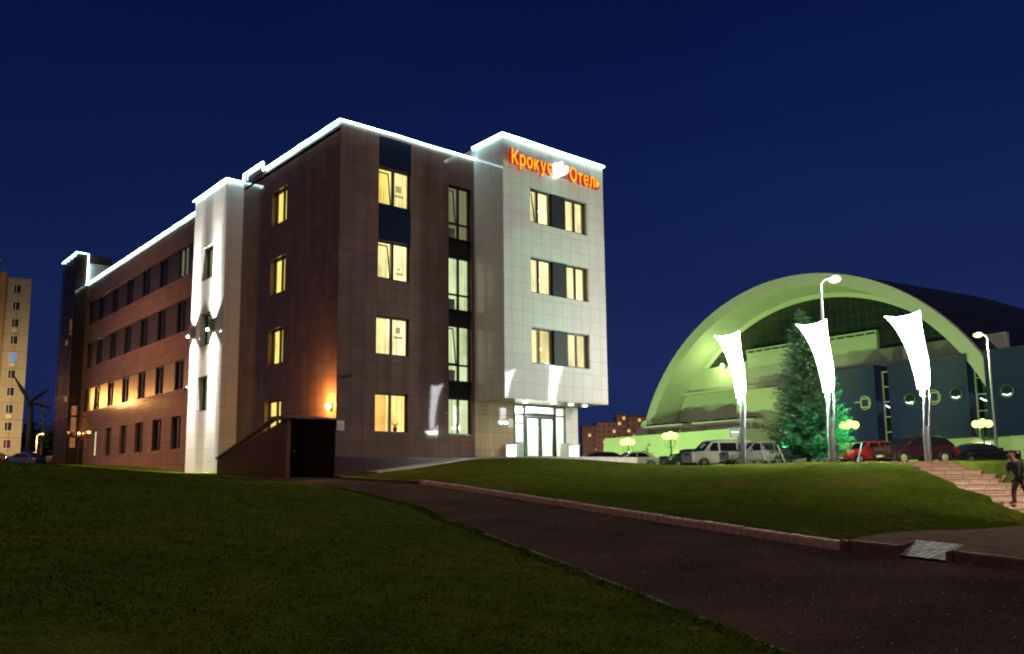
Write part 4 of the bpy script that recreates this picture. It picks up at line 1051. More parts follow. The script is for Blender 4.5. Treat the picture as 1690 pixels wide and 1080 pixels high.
# floodlight high on the arena wall
o = empty('arena_floodlight', ARE.matrix_basis @ Vector((0, 0, 0)), 'bright floodlight on the arena wall beside the leftmost banner lamp', 'floodlight', yaw=AY, local=True)
o.location = (84.94, 6.67, 2.1)
mb = MB(); mb.box(40.2, 40.6, -5.25, -4.6, 16.25, 16.45); mb.build('bracket', M_POLE, o)
mb = MB(); mb.sphere((40.4, -4.4, 16.4), .36, 12); mb.build('lens', M_HEAD, o, smooth=True)
lamp('flood_light', 'POINT', (40.4, -3.6, 16.4), (.7, 1, .3), 600, .3, o)
# unseen uplighters added to wash the arena, low behind the parked cars
for k, (x, y, tx, tz, pw) in enumerate(((52, 22, 45, 14, 7800), (34, 24, 30, 18, 8400), (16, 24, 15, 18, 6500), (0, 24, -2, 12, 4500))):
    o = empty('added_uplighter', (84.94, 6.67, 2.1), 'added low green uplighter, unseen on the ground behind the parked cars', 'floodlight', 'uplighters before the arena', yaw=AY, local=True)
    mb = MB(); mb.box(x - .25, x + .25, y - .15, y + .15, .0, .12); mb.build('base', M_BLACK, o)
    mb = MB(); mb.hexa([(x - .2, y - .15, .14), (x + .2, y - .15, .14), (x + .2, y + .15, .14), (x - .2, y + .15, .14), (x - .2, y - .25, .45), (x + .2, y - .25, .45), (x + .2, y + .05, .5), (x - .2, y + .05, .5)]); mb.build('housing', M_BLACK, o)
    lamp('uplight', 'SPOT', (x, y - .3, .6), (.55, 1.0, .24), pw * 1.3, .15, o, Vector((tx - x, -4 - y, tz)), 118, .8)

# ------------------------------------------------------------------ banner lamps
M_SAIL = emit('sail_white', (0.97, 0.98, 1.0), 30)  # spotlight's light on the fabric put in as the sail's own glow
M_STEEL = pbr('brushed_steel', (.42, .44, .46), .28, metal=.85)
def banner_lamp(label):
    o = empty('banner_lamp', (0, 0, 0), label, 'banner lamp', 'glowing white banner lamps', local=True)
    # local y = world y (sail spreads along it), heights from the traced outline
    zs = [2.95, 3.2, 3.6, 4.1, 4.6, 5.1, 5.6, 5.9]
    left = [.17, .20, .26, .36, .49, .67, .93, 1.13]; right = [-.29, -.34, -.36, -.345, -.28, -.22, -.18, -.17]
    mb = MB(); rings = []
    for z, a, b in zip(zs, left, right):
        th = .10 + .16 * (z - 2.95) / 3; c = (a + b) / 2
        rings.append([(0, a, z), (-th * .55, a * .6 + c * .4, z), (-th, c, z), (-th * .55, b * .6 + c * .4, z), (0, b, z), (th * .3, c, z)])
    # top edge sags between its two raised tips
    rings.append([(0, 1.32, 6.10), (-.15, .75, 5.96), (-.26, .5, 5.90), (-.15, .2, 5.97), (0, -.165, 6.12), (.08, .5, 5.91)])
    mb.loft(rings, 0); mb.build('sail', M_SAIL, o, smooth=True, angle=60)
    mb = MB(); mb.tube([(-.01, .50, 4.58), (-.155, .30, 4.58), (-.265, .10, 4.59), (-.155, -.10, 4.61), (-.01, -.29, 4.62)], .014, 5); mb.build('batten', M_STEEL, o)
    for ya, yb, nm in ((.03, -.06, 0), (-.16, -.30, 1)):
        mb = MB(); mb.tube([(0, ya, -.15), (0, ya, 1.0), (0, ya * .5 + yb * .5, 1.9), (0, yb, 2.5), (0, yb + .02, 3.0)], [.055, .055, .05, .042, .035], 8); mb.build('pole', M_STEEL, o)
    mb = MB(); mb.box(-.045, .045, -.115, -.02, -.1, 1.45); mb.build('column', pbr('column_grey', (.32, .30, .29), .4, metal=.4), o)
    mb = MB(); mb.box(-.22, .22, -.3, .16, -.08, .04); mb.build('base_plate', M_STEEL, o)
    mb = MB(); mb.lathe([(.05, 0), (.13, .05), (.14, .20), (.12, .22)], (.02, -.02, 2.62), 12); mb.tube([(.02, -.05, 2.66), (0, -.12, 2.60)], .02, 6); sp = mb.build('spotlight', M_STEEL, o)
    mb = MB(); mb.sphere((.02, -.02, 2.78), .125, 12); mb.build('lens', emit('spot_lens', (.95, .98, 1), 12), sp, smooth=True)
    for xx in (-.22, .26): lamp('sail_light', 'POINT', (xx, -.02, 2.74), (1, .98, .95), 340, .05, o)
    return o
BL = banner_lamp('glowing white banner lamp in front of the silver off-road car, smallest of three')
bl = [BL, copy_tree(BL), copy_tree(BL)]
for b_, (x, y), lb in zip(bl, ((16.48, -8.67), (16.44, -13.13), (16.88, -16.94)), (None, 'glowing white banner lamp in front of the spruce tree, middle of three', 'glowing white banner lamp at the top of the outdoor stair, largest of three')):
    b_.location = (x, y, Hw(x, y) + .03)
    if lb: b_['label'] = lb
for b_, dz in zip(bl, (2.23, 2.13, 1.97)): b_.location.z = dz - .02

# ------------------------------------------------------------------ cars
M_TYRE = pbr('tyre', (.015, .015, .015), .85); M_RIM = pbr('rim', (.45, .45, .45), .3, metal=.8)
M_CARGL = pbr('car_glass', (.012, .016, .016), .04, spec=.9)
M_TRIM = pbr('car_trim', (.02, .02, .02), .6)
M_HL = pbr('headlamp_glass', (.75, .77, .74), .2, spec=.6); M_TL = pbr('tail_lamp', (.35, .01, .01), .15, coat=.5)
M_PLATE = pbr('number_plate', (.65, .65, .62), .4)
def paint(name, col): return pbr(name, col, .22, spec=.5, var=.03, coat=.6)
def car(label, r, d, ang, mat, prof, group='cars in the parking lot', lower=None, z=None, logo=False, wr=.32, hub=None, detail=True):
    """prof: L, W, ground, belt line points [(x,z)], glasshouse [(x,z)] bottom-front .. roof .. bottom-rear; x forward = nose at +L/2"""
    z0 = Hs(r, d) if z is None else z
    o = empty('parked_car', W(r, d, z0), label, 'car', group, yaw=-0.7079 + R(ang), local=True)
    L, Wd = prof['L'], prof['W']; hw = Wd / 2
    xs = np.linspace(L / 2, -L / 2, 25)
    bx = [p[0] for p in prof['belt']][::-1]; bz = [p[1] for p in prof['belt']][::-1]
    mb = MB(); rings = []
    for i, x in enumerate(xs):
        zb = float(np.interp(x, bx, bz)); t = abs(x) / (L / 2)
        nar = 1 - .16 * max(0, (t - .78) / .22) ** 2
        zl = prof.get('sill', .24) + .10 * max(0, (t - .8) / .2)
        h = hw * nar
        rings.append([(x, y * s, zz) for y, zz, s in ((h * .86, zl, 1), (h * .98, zl + .12, 1), (h, zl + (zb - zl) * .5, 1), (h * .97, zb - .08, 1), (h * .90, zb, 1), (h * .5, zb + .02, 1))] +
                     [(x, -y, zz) for y, zz in ((h * .5, zb + .02), (h * .90, zb), (h * .97, zb - .08), (h, zl + (zb - zl) * .5), (h * .98, zl + .12), (h * .86, zl))])
    mb.loft(rings, 0)
    # glasshouse
    g = prof['glass']; zb0 = min(p[1] for p in g); zr = max(p[1] for p in g)
    def yw(zz): return hw * (.93 - prof.get('tumble', .20) * (zz - zb0) / (zr - zb0 + 1e-6))
    gx = [p[0] for p in g]; gz = [p[1] for p in g]
    n = 24; rings = []
    for x in np.linspace(gx[0] - .01, gx[-1] + .01, n):
        zt = float(np.interp(-x, [-k for k in gx], gz)); zlo = zb0 - .05
        zt = max(zt, zlo + .02)
        rings.append([(x, yw(zb0), zlo), (x, yw(zt - .03), zt - .03), (x, yw(zt) * .8, zt + .015), (x, 0, zt + .03), (x, -yw(zt) * .8, zt + .015), (x, -yw(zt - .03), zt - .03), (x, -yw(zb0), zlo)])
    mb.loft(rings, 0)
    mb.build('body', mat, o, smooth=True, angle=32)
    # side windows, both sides
    for poly in prof['win']:
        for s in (1, -1):
            q = MB(); q.prism(poly, lambda u, v, dd: (u, s * (yw(v) + .004 + dd), v), 0, .012); q.build('side_window', M_CARGL, o)
    # windscreen and rear window
    def screen(a, b, nm):
        (xa, za), (xb, zb_) = a, b
        q = MB(); dx, dz = (zb_ - za), -(xb - xa); l_ = math.hypot(dx, dz); sg = 1 if xa > 0 else -1
        if (dx * sg) < 0: dx, dz = -dx, -dz
        ox, oz = dx / l_ * .022, abs(dz) / l_ * .022 + .012
        ox = abs(ox) * (1 if nm == 'windscreen' else -1)
        wa, wb = yw(za) * .92, yw(zb_) * .86
        q.hexa([(xa, -wa, za), (xa, wa, za), (xb, wb, zb_), (xb, -wb, zb_), (xa + ox, -wa, za + oz), (xa + ox, wa, za + oz), (xb + ox, wb, zb_ + oz), (xb + ox, -wb, zb_ + oz)])
        q.build(nm, M_CARGL, o)
    f0, f1 = prof['ws']; screen(f0, f1, 'windscreen'); r0, r1 = prof['rw']; screen(r0, r1, 'rear_window')
    # wheels, arches
    for xw in prof['wheels']:
        for s in (1, -1):
            q = MB(); y = s * (hw - .10)
            ring = lambda rad, yy: [(xw + rad * math.cos(2 * math.pi * k / 20), yy, wr + rad * math.sin(2 * math.pi * k / 20)) for k in range(20)]
            q.loft([ring(wr * .7, y - s * .1), ring(wr, y - s * .08), ring(wr, y + s * .09), ring(wr * .78, y + s * .115), ring(wr * .66, y + s * .10)])
            w_ = q.build('wheel', M_TYRE, o, smooth=True)
            q = MB(); q.loft([ring(wr * .64, y + s * .07), ring(wr * .60, y + s * .112), ring(wr * .16, y + s * .125)])
            for k in range(5):
                a = 2 * math.pi * k / 5
                q.tube([(xw + .05 * math.cos(a), y + s * .125, wr + .05 * math.sin(a)), (xw + wr * .6 * math.cos(a), y + s * .118, wr + wr * .6 * math.sin(a))], .03, 5)
            q.build('rim', hub or M_RIM, w_)
            q = MB(); pts = [(xw + (wr + .06) * math.cos(t), s * (hw + .002), wr + (wr + .06) * math.sin(t)) for t in np.linspace(R(-5), R(185), 14)]
            q.tube(pts, .035, 6); q.build('wheel_arch', lower or M_TRIM, o)
    zf = float(np.interp(L / 2 - .1, bx, bz))
    for s in (1, -1):
        q = MB(); q.hexa([(L / 2 - .10, s * hw * .50, zf - .20), (L / 2 - .36, s * hw * .955, zf - .18), (L / 2 - .40, s * hw * .955, zf - .04), (L / 2 - .12, s * hw * .50, zf - .05),
                          (L / 2 + .01, s * hw * .48, zf - .20), (L / 2 - .20, s * hw * .985, zf - .18), (L / 2 - .30, s * hw * .985, zf - .03), (L / 2 - .02, s * hw * .48, zf - .04)])
        q.build('headlight', M_HL, o)
        zt_ = float(np.interp(-L / 2 + .1, bx, bz))
        q = MB(); q.box(-L / 2 - .01, -L / 2 + .22, min(s * hw * .62, s * hw * .985), max(s * hw * .62, s * hw * .985), zt_ - .28, zt_ - .06); q.build('tail_light', M_TL, o)
        q = MB(); xm = prof['ws'][0][0] - .25; zm = prof['ws'][0][1]
        q.loft([[(xm + .07, s * (hw + .02), zm - .02), (xm + .07, s * (hw + .02), zm + .13), (xm + .07, s * (hw + .20), zm + .14), (xm + .07, s * (hw + .20), zm)],
                [(xm - .04, s * (hw + .02), zm - .01), (xm - .04, s * (hw + .02), zm + .13), (xm - .04, s * (hw + .19), zm + .14), (xm - .04, s * (hw + .19), zm + .01)]])
        q.tube([(xm, s * (hw * .9), zm + .02), (xm, s * (hw + .05), zm + .05)], .03, 6)
        q.build('wing_mirror', prof.get('mirror') or mat, o)
        q = MB()
        for xh in prof.get('handles', ()): q.box(xh - .09, xh + .09, min(s * hw * .97, s * (hw + .02)), max(s * hw * .97, s * (hw + .02)), zb0 - .16, zb0 - .12)
        if prof.get('handles'): q.build('door_handle', M_TRIM, o)
    q = MB(); q.box(L / 2 - .10, L / 2 + .015, -hw * .44, hw * .44, zf - .20, zf - .06)
    for k in range(3): q.box(L / 2 + .012, L / 2 + .022, -hw * .42, hw * .42, zf - .185 + k * .045, zf - .17 + k * .045, 1)
    q.build('grille', [M_TRIM, M_RIM], o)
    if logo:
        q = MB(); q.tube([(L / 2 + .03, .09 * math.cos(t), zf - .12 + .09 * math.sin(t)) for t in np.linspace(0, 2 * math.pi, 17)], .014, 5)
        q.tube([(L / 2 + .03, -.06, zf - .06), (L / 2 + .03, -.02, zf - .19), (L / 2 + .03, 0, zf - .12), (L / 2 + .03, .02, zf - .19), (L / 2 + .03, .06, zf - .06)], .012, 5)
        q.build('emblem', M_RIM, o)
    q = MB(); q.box(L / 2 - .05, L / 2 + .03, -.26, .26, .38, .50); q.build('number_plate', M_PLATE, o)
    q = MB(); q.box(L / 2 - .25, L / 2 + .01, -hw * .9, hw * .9, .26, .37); q.box(-L / 2 - .01, -L / 2 + .2, -hw * .9, hw * .9, .26, .40); q.build('bumper', lower or M_TRIM, o)
    return o
VAN = dict(L=4.9, W=1.9, belt=[(-2.45, 1.10), (1.45, 1.12), (1.9, 1.02), (2.35, .88), (2.45, .72)], tumble=.12,
           glass=[(1.62, 1.06), (1.1, 1.62), (.75, 1.90), (.2, 1.95), (-2.1, 1.95), (-2.38, 1.80), (-2.45, 1.06)],
           win=[[(1.28, 1.15), (.42, 1.15), (.42, 1.74), (.80, 1.74)], [(.28, 1.15), (-1.0, 1.15), (-1.0, 1.74), (.28, 1.74)], [(-1.08, 1.15), (-2.25, 1.15), (-2.25, 1.72), (-1.08, 1.74)]],
           ws=((1.52, 1.16), (.90, 1.80)), rw=((-2.46, 1.2), (-2.40, 1.72)), wheels=(1.6, -1.4), handles=(.45, .1))
SUV = dict(L=4.15, W=1.75, belt=[(-2.07, .95), (.9, .98), (1.75, .90), (2.0, .80), (2.07, .65)], tumble=.18, sill=.34,
           glass=[(.98, .95), (.42, 1.42), (.20, 1.58), (-.4, 1.63), (-1.5, 1.62), (-1.85, 1.45), (-2.05, .95)],
           win=[[(.72, 1.02), (-.12, 1.02), (-.12, 1.50), (.26, 1.50)], [(-.22, 1.02), (-1.02, 1.02), (-1.02, 1.50), (-.22, 1.51)], [(-1.12, 1.04), (-1.80, 1.04), (-1.62, 1.46), (-1.12, 1.50)]],
           ws=((.90, 1.02), (.30, 1.50)), rw=((-2.03, 1.08), (-1.88, 1.45)), wheels=(1.3, -1.25), handles=(-.05, -.9))
SED = dict(L=4.65, W=1.78, belt=[(-2.32, .90), (-1.6, .98), (.9, .92), (2.0, .78), (2.32, .60)], tumble=.26,
           glass=[(1.15, .90), (.35, 1.34), (0, 1.41), (-.6, 1.42), (-1.0, 1.36), (-1.75, .95)],
           win=[[(.70, .98), (-.18, .95), (-.18, 1.32), (.22, 1.30)], [(-.26, .95), (-1.28, .98), (-1.0, 1.24), (-.65, 1.33), (-.26, 1.33)]],
           ws=((1.05, .96), (.40, 1.33)), rw=((-1.66, 1.00), (-1.05, 1.33)), wheels=(1.4, -1.3), handles=(0, -1.05))
HAT = dict(L=4.15, W=1.76, belt=[(-2.07, .95), (.9, .98), (1.7, .86), (2.0, .72), (2.07, .60)], tumble=.24,
           glass=[(1.25, .95), (.50, 1.38), (.15, 1.48), (-.5, 1.52), (-1.4, 1.46), (-1.8, 1.25), (-2.0, .95)],
           win=[[(.82, 1.02), (-.08, 1.02), (-.08, 1.40), (.30, 1.40)], [(-.18, 1.02), (-1.05, 1.04), (-1.05, 1.40), (-.18, 1.42)], [(-1.13, 1.05), (-1.66, 1.10), (-1.50, 1.32), (-1.13, 1.40)]],
           ws=((1.15, 1.02), (.55, 1.38)), rw=((-1.95, 1.04), (-1.62, 1.36)), wheels=(1.28, -1.25), handles=(.05, -.9))
RED = dict(HAT, L=3.75, belt=[(-1.87, .90), (.8, .92), (1.5, .84), (1.8, .72), (1.87, .58)], glass=[(1.0, .9), (.45, 1.32), (.1, 1.40), (-.5, 1.42), (-1.2, 1.38), (-1.55, 1.25), (-1.82, .9)],
           win=[[(.68, .97), (-.2, .97), (-.2, 1.31), (.30, 1.31)], [(-.30, .97), (-1.42, 1.0), (-1.25, 1.28), (-.9, 1.32), (-.30, 1.32)]], ws=((.92, .98), (.45, 1.31)), rw=((-1.78, 1.0), (-1.50, 1.3)), wheels=(1.2, -1.15), handles=(-.1,))
car('white saloon car parked beside the end of the low green wall', 9.7, 69.3, 190, paint('paint_white', (.62, .63, .60)), SED)
car('dark green car half hidden behind the white van', 13.6, 66.2, 196, paint('paint_green', (.03, .075, .05)), HAT)
car('white passenger van with round emblem on its nose', 14.6, 60.4, 195, paint('paint_van', (.66, .67, .62)), VAN, logo=True)
car('silver off-road car behind the smallest banner lamp', 15.7, 55.3, 191, paint('paint_silver', (.46, .46, .41)), SUV, lower=paint('trim_grey', (.12, .12, .11)))
car('small bright red hatchback behind the dark maroon car', 21.4, 51.0, 190, paint('paint_red', (.42, .025, .025)), RED)
car('dark maroon hatchback with pale alloy wheels at the top of the stair', 21.8, 46.2, 193, paint('paint_maroon', (.045, .014, .014)), HAT, hub=paint('rim_gold', (.6, .5, .3)))
car('dark low saloon seen behind the right lawn bank', 31.6, 57.3, 5, paint('paint_plum', (.020, .012, .022)), dict(SED), hub=M_RIM)
car('pale off-road car far back between the maroon car and the yellow wall', 37.2, 72.5, 150, paint('paint_pale', (.50, .52, .46)), SUV)
car('silver car mostly hidden between the off-road car and the spruce', 20.3, 60.5, 192, paint('paint_silver2', (.35, .36, .36)), SED)
car('dark car in the shade just right of the hotel entrance', 7.3, 73.0, 185, paint('paint_dark', (.02, .022, .02)), HAT)
for (r_, d_, a_, cc, pf, lb) in ((-52.5, 84, 200, (.03, .03, .04), HAT, 'dark hatchback at the left picture edge before the yellow tower'), (-49.0, 85, 165, (.03, .05, .22), SED, 'blue saloon car before the yellow tower block'),
                                 (-45.8, 86, 185, (.012, .012, .015), SED, 'black saloon car right of the blue saloon'), (-43.2, 83, 200, (.16, .14, .12), HAT, 'pale grey hatchback left of the glass stair tower'),
                                 (-55.5, 83, 190, (.10, .08, .07), SED, 'brownish car cut by the left picture edge')):
    car(lb, r_, d_, a_, paint('paint_far%d' % int(-r_), cc), pf, group='cars before the yellow tower', z=3.02)

# ------------------------------------------------------------------ trees
def leafmat(name, c0, c1, up=False):
    m, n, l, o = new_mat(name)
    b = n.new('ShaderNodeBsdfPrincipled'); g = n.new('ShaderNodeNewGeometry')
    r = ramp(n, l, g.outputs['Random Per Island'], [(0.0, c0), (1.0, c1)]); l.new(r.outputs[0], b.inputs['Base Color'])
    b.inputs['Roughness'].default_value = .7; b.inputs['Specular IOR Level'].default_value = .25 if not up else 0.0
    if up:
        k = n.new('ShaderNodeCombineXYZ'); k.inputs[2].default_value = 1.0; l.new(k.outputs[0], b.inputs['Normal'])
    l.new(b.outputs[0], o.inputs[0]); return m
M_NEEDLE = leafmat('spruce_needles', (.025, .075, .035), (.085, .19, .08))
M_BARK = pbr('bark', (.06, .045, .03), .9, bump=.5)
def spruce(p, h, rad, label, name='spruce_tree', twigs=1500, group=None, needle=.11, seed=1, cat='tree', bare=.05):
    rg = random.Random(seed)
    o = empty(name, p, label, cat, group, local=True)
    mb = MB(); mb.tube([(0, 0, -.2), (.02, 0, h * .5), (0, .02, h * .97)], [h * .018, h * .011, h * .002], 8); mb.build('trunk', M_BARK, o)
    mb = MB(); cr = MB(); nb = int(twigs / 14)
    for i in range(nb):
        t = 1 - (1 - (i + rg.random()) / nb) ** .70
        z = h * (bare + (1 - bare) * t * .97)
        ln = rad * (1 - t) ** .75 * rg.uniform(.55, 1.12) * (1 if t > .1 else .8 + 2 * t) + .12
        a = rg.random() * 2 * math.pi; droop = rg.uniform(-.32, .05) + .35 * t
        dx, dy = math.cos(a), math.sin(a)
        P_ = lambda s: Vector((dx * ln * s, dy * ln * s, z + ln * (droop * s + .22 * s * s)))
        mb.tube([P_(0), P_(.5), P_(1)], [.018, .011, .004], 4, caps=False)
        m_ = max(3, int(18 * ln / rad + 3))
        for k in range(m_):
            s = .15 + .85 * (k + rg.random()) / m_; c = P_(s); side = rg.choice((-1, 1)); fan = rg.uniform(.3, 1.1) * side
            l2 = (.16 + .26 * (1 - s)) * ln / max(rad, .1) * rad * rg.uniform(.6, 1.2) * .75 + .06
            v = Vector((dx * math.cos(fan) - dy * math.sin(fan), dx * math.sin(fan) + dy * math.cos(fan), rg.uniform(-.35, .15))).normalized()
            w = v.cross(Vector((0, 0, 1))).normalized(); up = w.cross(v)
            nn = max(3, int(l2 / needle * 1.6))
            for j in range(nn):
                q = c + v * l2 * (j + .5) / nn; hw_ = needle * rg.uniform(.5, .9)
                for sg in (1, -1):
                    tip = q + w * sg * hw_ + v * hw_ * .7 + up * rg.uniform(-.3, .5) * hw_
                    cr.face([q - v * needle * .28, tip, q + v * needle * .30])
    mb.build('branch', M_BARK, o, fixn=False); cr.build('crown', M_NEEDLE, o, fixn=False)
    return o
spruce(W(15.0, 43.0, 2.03), 8.15, 2.05, 'tall spruce tree lit turquoise green behind the middle banner lamp', twigs=16000, needle=.12, seed=3)
spruce(W(12.8, 80.3, 2.05), 2.7, .8, 'young spruce beside the low green wall behind the white saloon', 'young_spruce', 420, 'young spruces', .09, 5)
spruce(W(35.3, 62.3, 2.0), 1.55, .75, 'dark little spruce before the yellow arena wall', 'young_spruce', 420, 'young spruces', .09, 6, bare=.0)
spruce(W(36.3, 62.8, 2.0), 1.15, .7, 'lowest dark spruce, right of the other before the yellow wall', 'young_spruce', 320, 'young spruces', .09, 8, bare=.0)
# turquoise floodlights under the spruce; the left and right ones are added
def ground_flood(r, d, label, aim, col, power, seen=True):
    z0 = Hs(r, d); o = empty('ground_floodlight', W(r, d, z0), label, 'floodlight', 'tree floodlights', yaw=-0.7079, local=True)
    mb = MB(); mb.tube([(0, 0, 0), (0, 0, .55)], .025, 6); mb.build('stake', M_IRON, o)
    mb = MB(); mb.hexa([(-.22, -.10, .52), (.22, -.10, .52), (.22, .08, .52), (-.22, .08, .52), (-.22, -.10, .86), (.22, -.10, .86), (.22, .08, .80), (-.22, .08, .80)]); mb.build('housing', M_BLACK, o)
    mb = MB(); mb.box(-.18, .18, .085, .10, .56, .78); mb.build('lens', emit('flood_green', (.1, 1, .5), 6), o)
    lamp('flood_lamp', 'SPOT', (0, .25, .75), col, power, .12, o, aim, 110, .7)
TURQ = (.06, 1.0, .42)
ground_flood(15.05, 39.8, 'black floodlight on a stake in front of the lit spruce', (0.1, 1, .85), TURQ, 3600)
ground_flood(18.4, 40.9, 'added black floodlight on a stake right of the lit spruce', (-.9, .6, .75), TURQ, 5000)
ground_flood(13.7, 42.6, 'added black floodlight on a stake left of the lit spruce', (.7, .3, 1.2), (.12, 1.0, .42), 500)
# leaning turquoise stakes that hold the tree
for k, (x, y, dx) in enumerate(((13.3, 41.4, .35), (16.6, 41.0, -.5), (12.9, 42.6, .3))):
    mb = MB(); z0 = Hs(x, y); mb.tube([W(x, y, z0 - .1), W(x - dx * .8, y + .3, z0 + .95)], .035, 6)
    tag(mb.build('tree_stake', pbr('stake_wood', (.16, .20, .17), .7), base=tuple(W(x, y, z0))), 'pale leaning stake beside the lit spruce, %s' % ('left of the black floodlight', 'right of the pole', 'leftmost of three')[k], 'stake', 'stakes round the spruce')
M_TREED = leafmat('far_foliage', (.012, .018, .010), (.035, .045, .02))
def far_tree(r, d, h, w, label, conif=False, seed=0):
    if conif: return spruce(W(r, d, 3.0), h, w, label, 'far_spruce', 700, 'far trees left of the hotel', .35, seed)
    rg = random.Random(seed); o = empty('far_tree', W(r, d, 3.0), label, 'tree', 'far trees left of the hotel', local=True)
    mb = MB(); mb.tube([(0, 0, 0), (.1, 0, h * .4), (0, .1, h * .7)], [h * .03, h * .02, h * .008], 7)
    for k in range(6):
        a = k * 1.1; mb.tube([(0, 0, h * (.3 + .06 * k)), (w * .5 * math.cos(a), w * .5 * math.sin(a), h * (.5 + .06 * k))], [h * .01, .02], 5)
    mb.build('trunk', M_BARK, o)
    cr = MB(); bl_ = [(rg.uniform(-.6, .6) * w, rg.uniform(-.6, .6) * w, h * rg.uniform(.3, .85), w * rg.uniform(.3, .55)) for _ in range(9)]
    for _ in range(1500):
        b = rg.choice(bl_); v = Vector((rg.gauss(0, 1), rg.gauss(0, 1), rg.gauss(0, 1))).normalized() * b[3] * rg.random() ** .4
        c = Vector(b[:3]) + v; c.z = min(c.z, h)
        a = Vector((rg.gauss(0, 1), rg.gauss(0, 1), rg.gauss(0, 1))).normalized(); e2 = a.cross(Vector((.3, .2, 1))).normalized(); s_ = .35
        cr.face([c - a * s_, c + e2 * s_ * .7, c + a * s_, c - e2 * s_ * .7])
    cr.build('crown', M_TREED, o, fixn=False); return o
far_tree(-78.0, 140, 13.6, 3.0, 'pointed dark spruce right of the wind turbine, tallest far tree', True, 11)
far_tree(-74.0, 142, 10.4, 2.6, 'lower dark spruce beside the glass stair tower', True, 12)
far_tree(-70.5, 138, 9.0, 3.6, 'dark round tree behind the glass stair tower', False, 13)
far_tree(-88.0, 150, 9.0, 4.0, 'dark round tree behind the turbine mast', False, 14)
far_tree(-83.0, 146, 8.0, 4.2, 'low dark tree between the turbine and the pointed spruce', False, 15)
far_tree(-76.0, 146, 7.5, 4.5, 'low dark bushy tree under the pointed spruce', False, 16)
far_tree(-92.0, 152, 8.0, 4.0, 'dark tree just right of the yellow tower', False, 17)

# ------------------------------------------------------------------ far blocks
M_TOWER = tile('tower_panel', (.52, .44, .28), (.30, .25, .16), tw=3.2, th=2.8, rough=.8, var=.05, mortar=.05, streak=.06, spec=.2)
M_TOWER2 = tile('tower_panel_grey', (.42, .40, .34), (.22, .2, .17), tw=3.2, th=2.8, rough=.8, var=.05, mortar=.05, streak=.06, spec=.2)
M_OCHRE = pbr('tower_ochre', (.48, .30, .12), .8)
def tower():
    o = empty('apartment_tower', W(-84.9, 136, 3.0), 'yellow lit apartment tower block at the left picture edge', 'apartment block', yaw=-0.7079 + .55, local=True)
    # local x = right, y = away, origin at r=-83, d=136, z=3
    mb = MB(); mb.box(1.4, 5.0, -2, 16, -1, 31.6); mb.build('wall', M_TOWER, o)
    mb = MB(); mb.box(.55, 1.395, -2.3, 16, -1, 32.6); mb.build('corner_strip', M_OCHRE, o)
    mb = MB(); mb.box(-12, .545, -1.6, 16, -1, 34.0); mb.build('side_wall', M_TOWER2, o)
    mb = MB(); mb.box(1.35, 5.05, -2.05, 16.05, 31.61, 31.85); mb.box(-12, .5, -3.05, 16, 34.01, 34.3); mb.build('roof_edge', M_TOWER2, o)
    for k in range(11):
        z = 1.0 + k * 2.82
        mb = MB(); x0 = 2.5
        for a, b, c, d in ((x0, x0 + .08, z, z + 1.5), (x0 + 1.05, x0 + 1.13, z, z + 1.5), (x0 + .08, x0 + 1.05, z, z + .08), (x0 + .08, x0 + 1.05, z + 1.42, z + 1.5), (x0 + .42, x0 + .49, z + .08, z + 1.42)): mb.box(a, b, -2.08, -2.0, c, d)
        f = mb.build('window', M_WPAINT, o)
        pm = emit('tower_blue', (.16, .34, .62), .8) if k == 6 else (emit('tower_red', (.35, .05, .05), .4) if k == 1 else M_ROOMDARK)
        mb = MB(); mb.box(x0 + .08, x0 + .42, -2.03, -2.005, z + .08, z + 1.42); mb.box(x0 + .49, x0 + 1.05, -2.03, -2.005, z + .08, z + 1.42); mb.build('pane', pm, f)
        if k in (3, 6, 8):
            mb = MB(); mb.box(x0 + .1, x0 + .9, -2.35, -2.0, z - .75, z - .2); mb.build('air_conditioner', M_WPAINT, o)
        # balcony with glazing
        mb = MB(); mb.box(-5.5, .3, -2.9, -1.6, z - .9, z + .1); mb.build('balcony', M_TOWER2, o)
        lit = k in (5, 7, 8, 9, 6)
        mb = MB()
        mb.box(-5.4, .2, -2.7, -2.6, z + .11, z + 1.6); b_ = mb.build('balcony_glazing', emit('balcony_glow%d' % (k % 3), ((.62, .40, .16), (.42, .27, .12), (.50, .30, .16))[k % 3], .85, True) if lit else M_DPANEL, o)
        mb = MB()
        for x in (-5.4, -4, -2.6, -1.2, .2): mb.box(x - .04, x + .04, -2.76, -2.7, z + .1, z + 1.62)
        mb.build('mullion', M_TOWER2, b_)
tower()
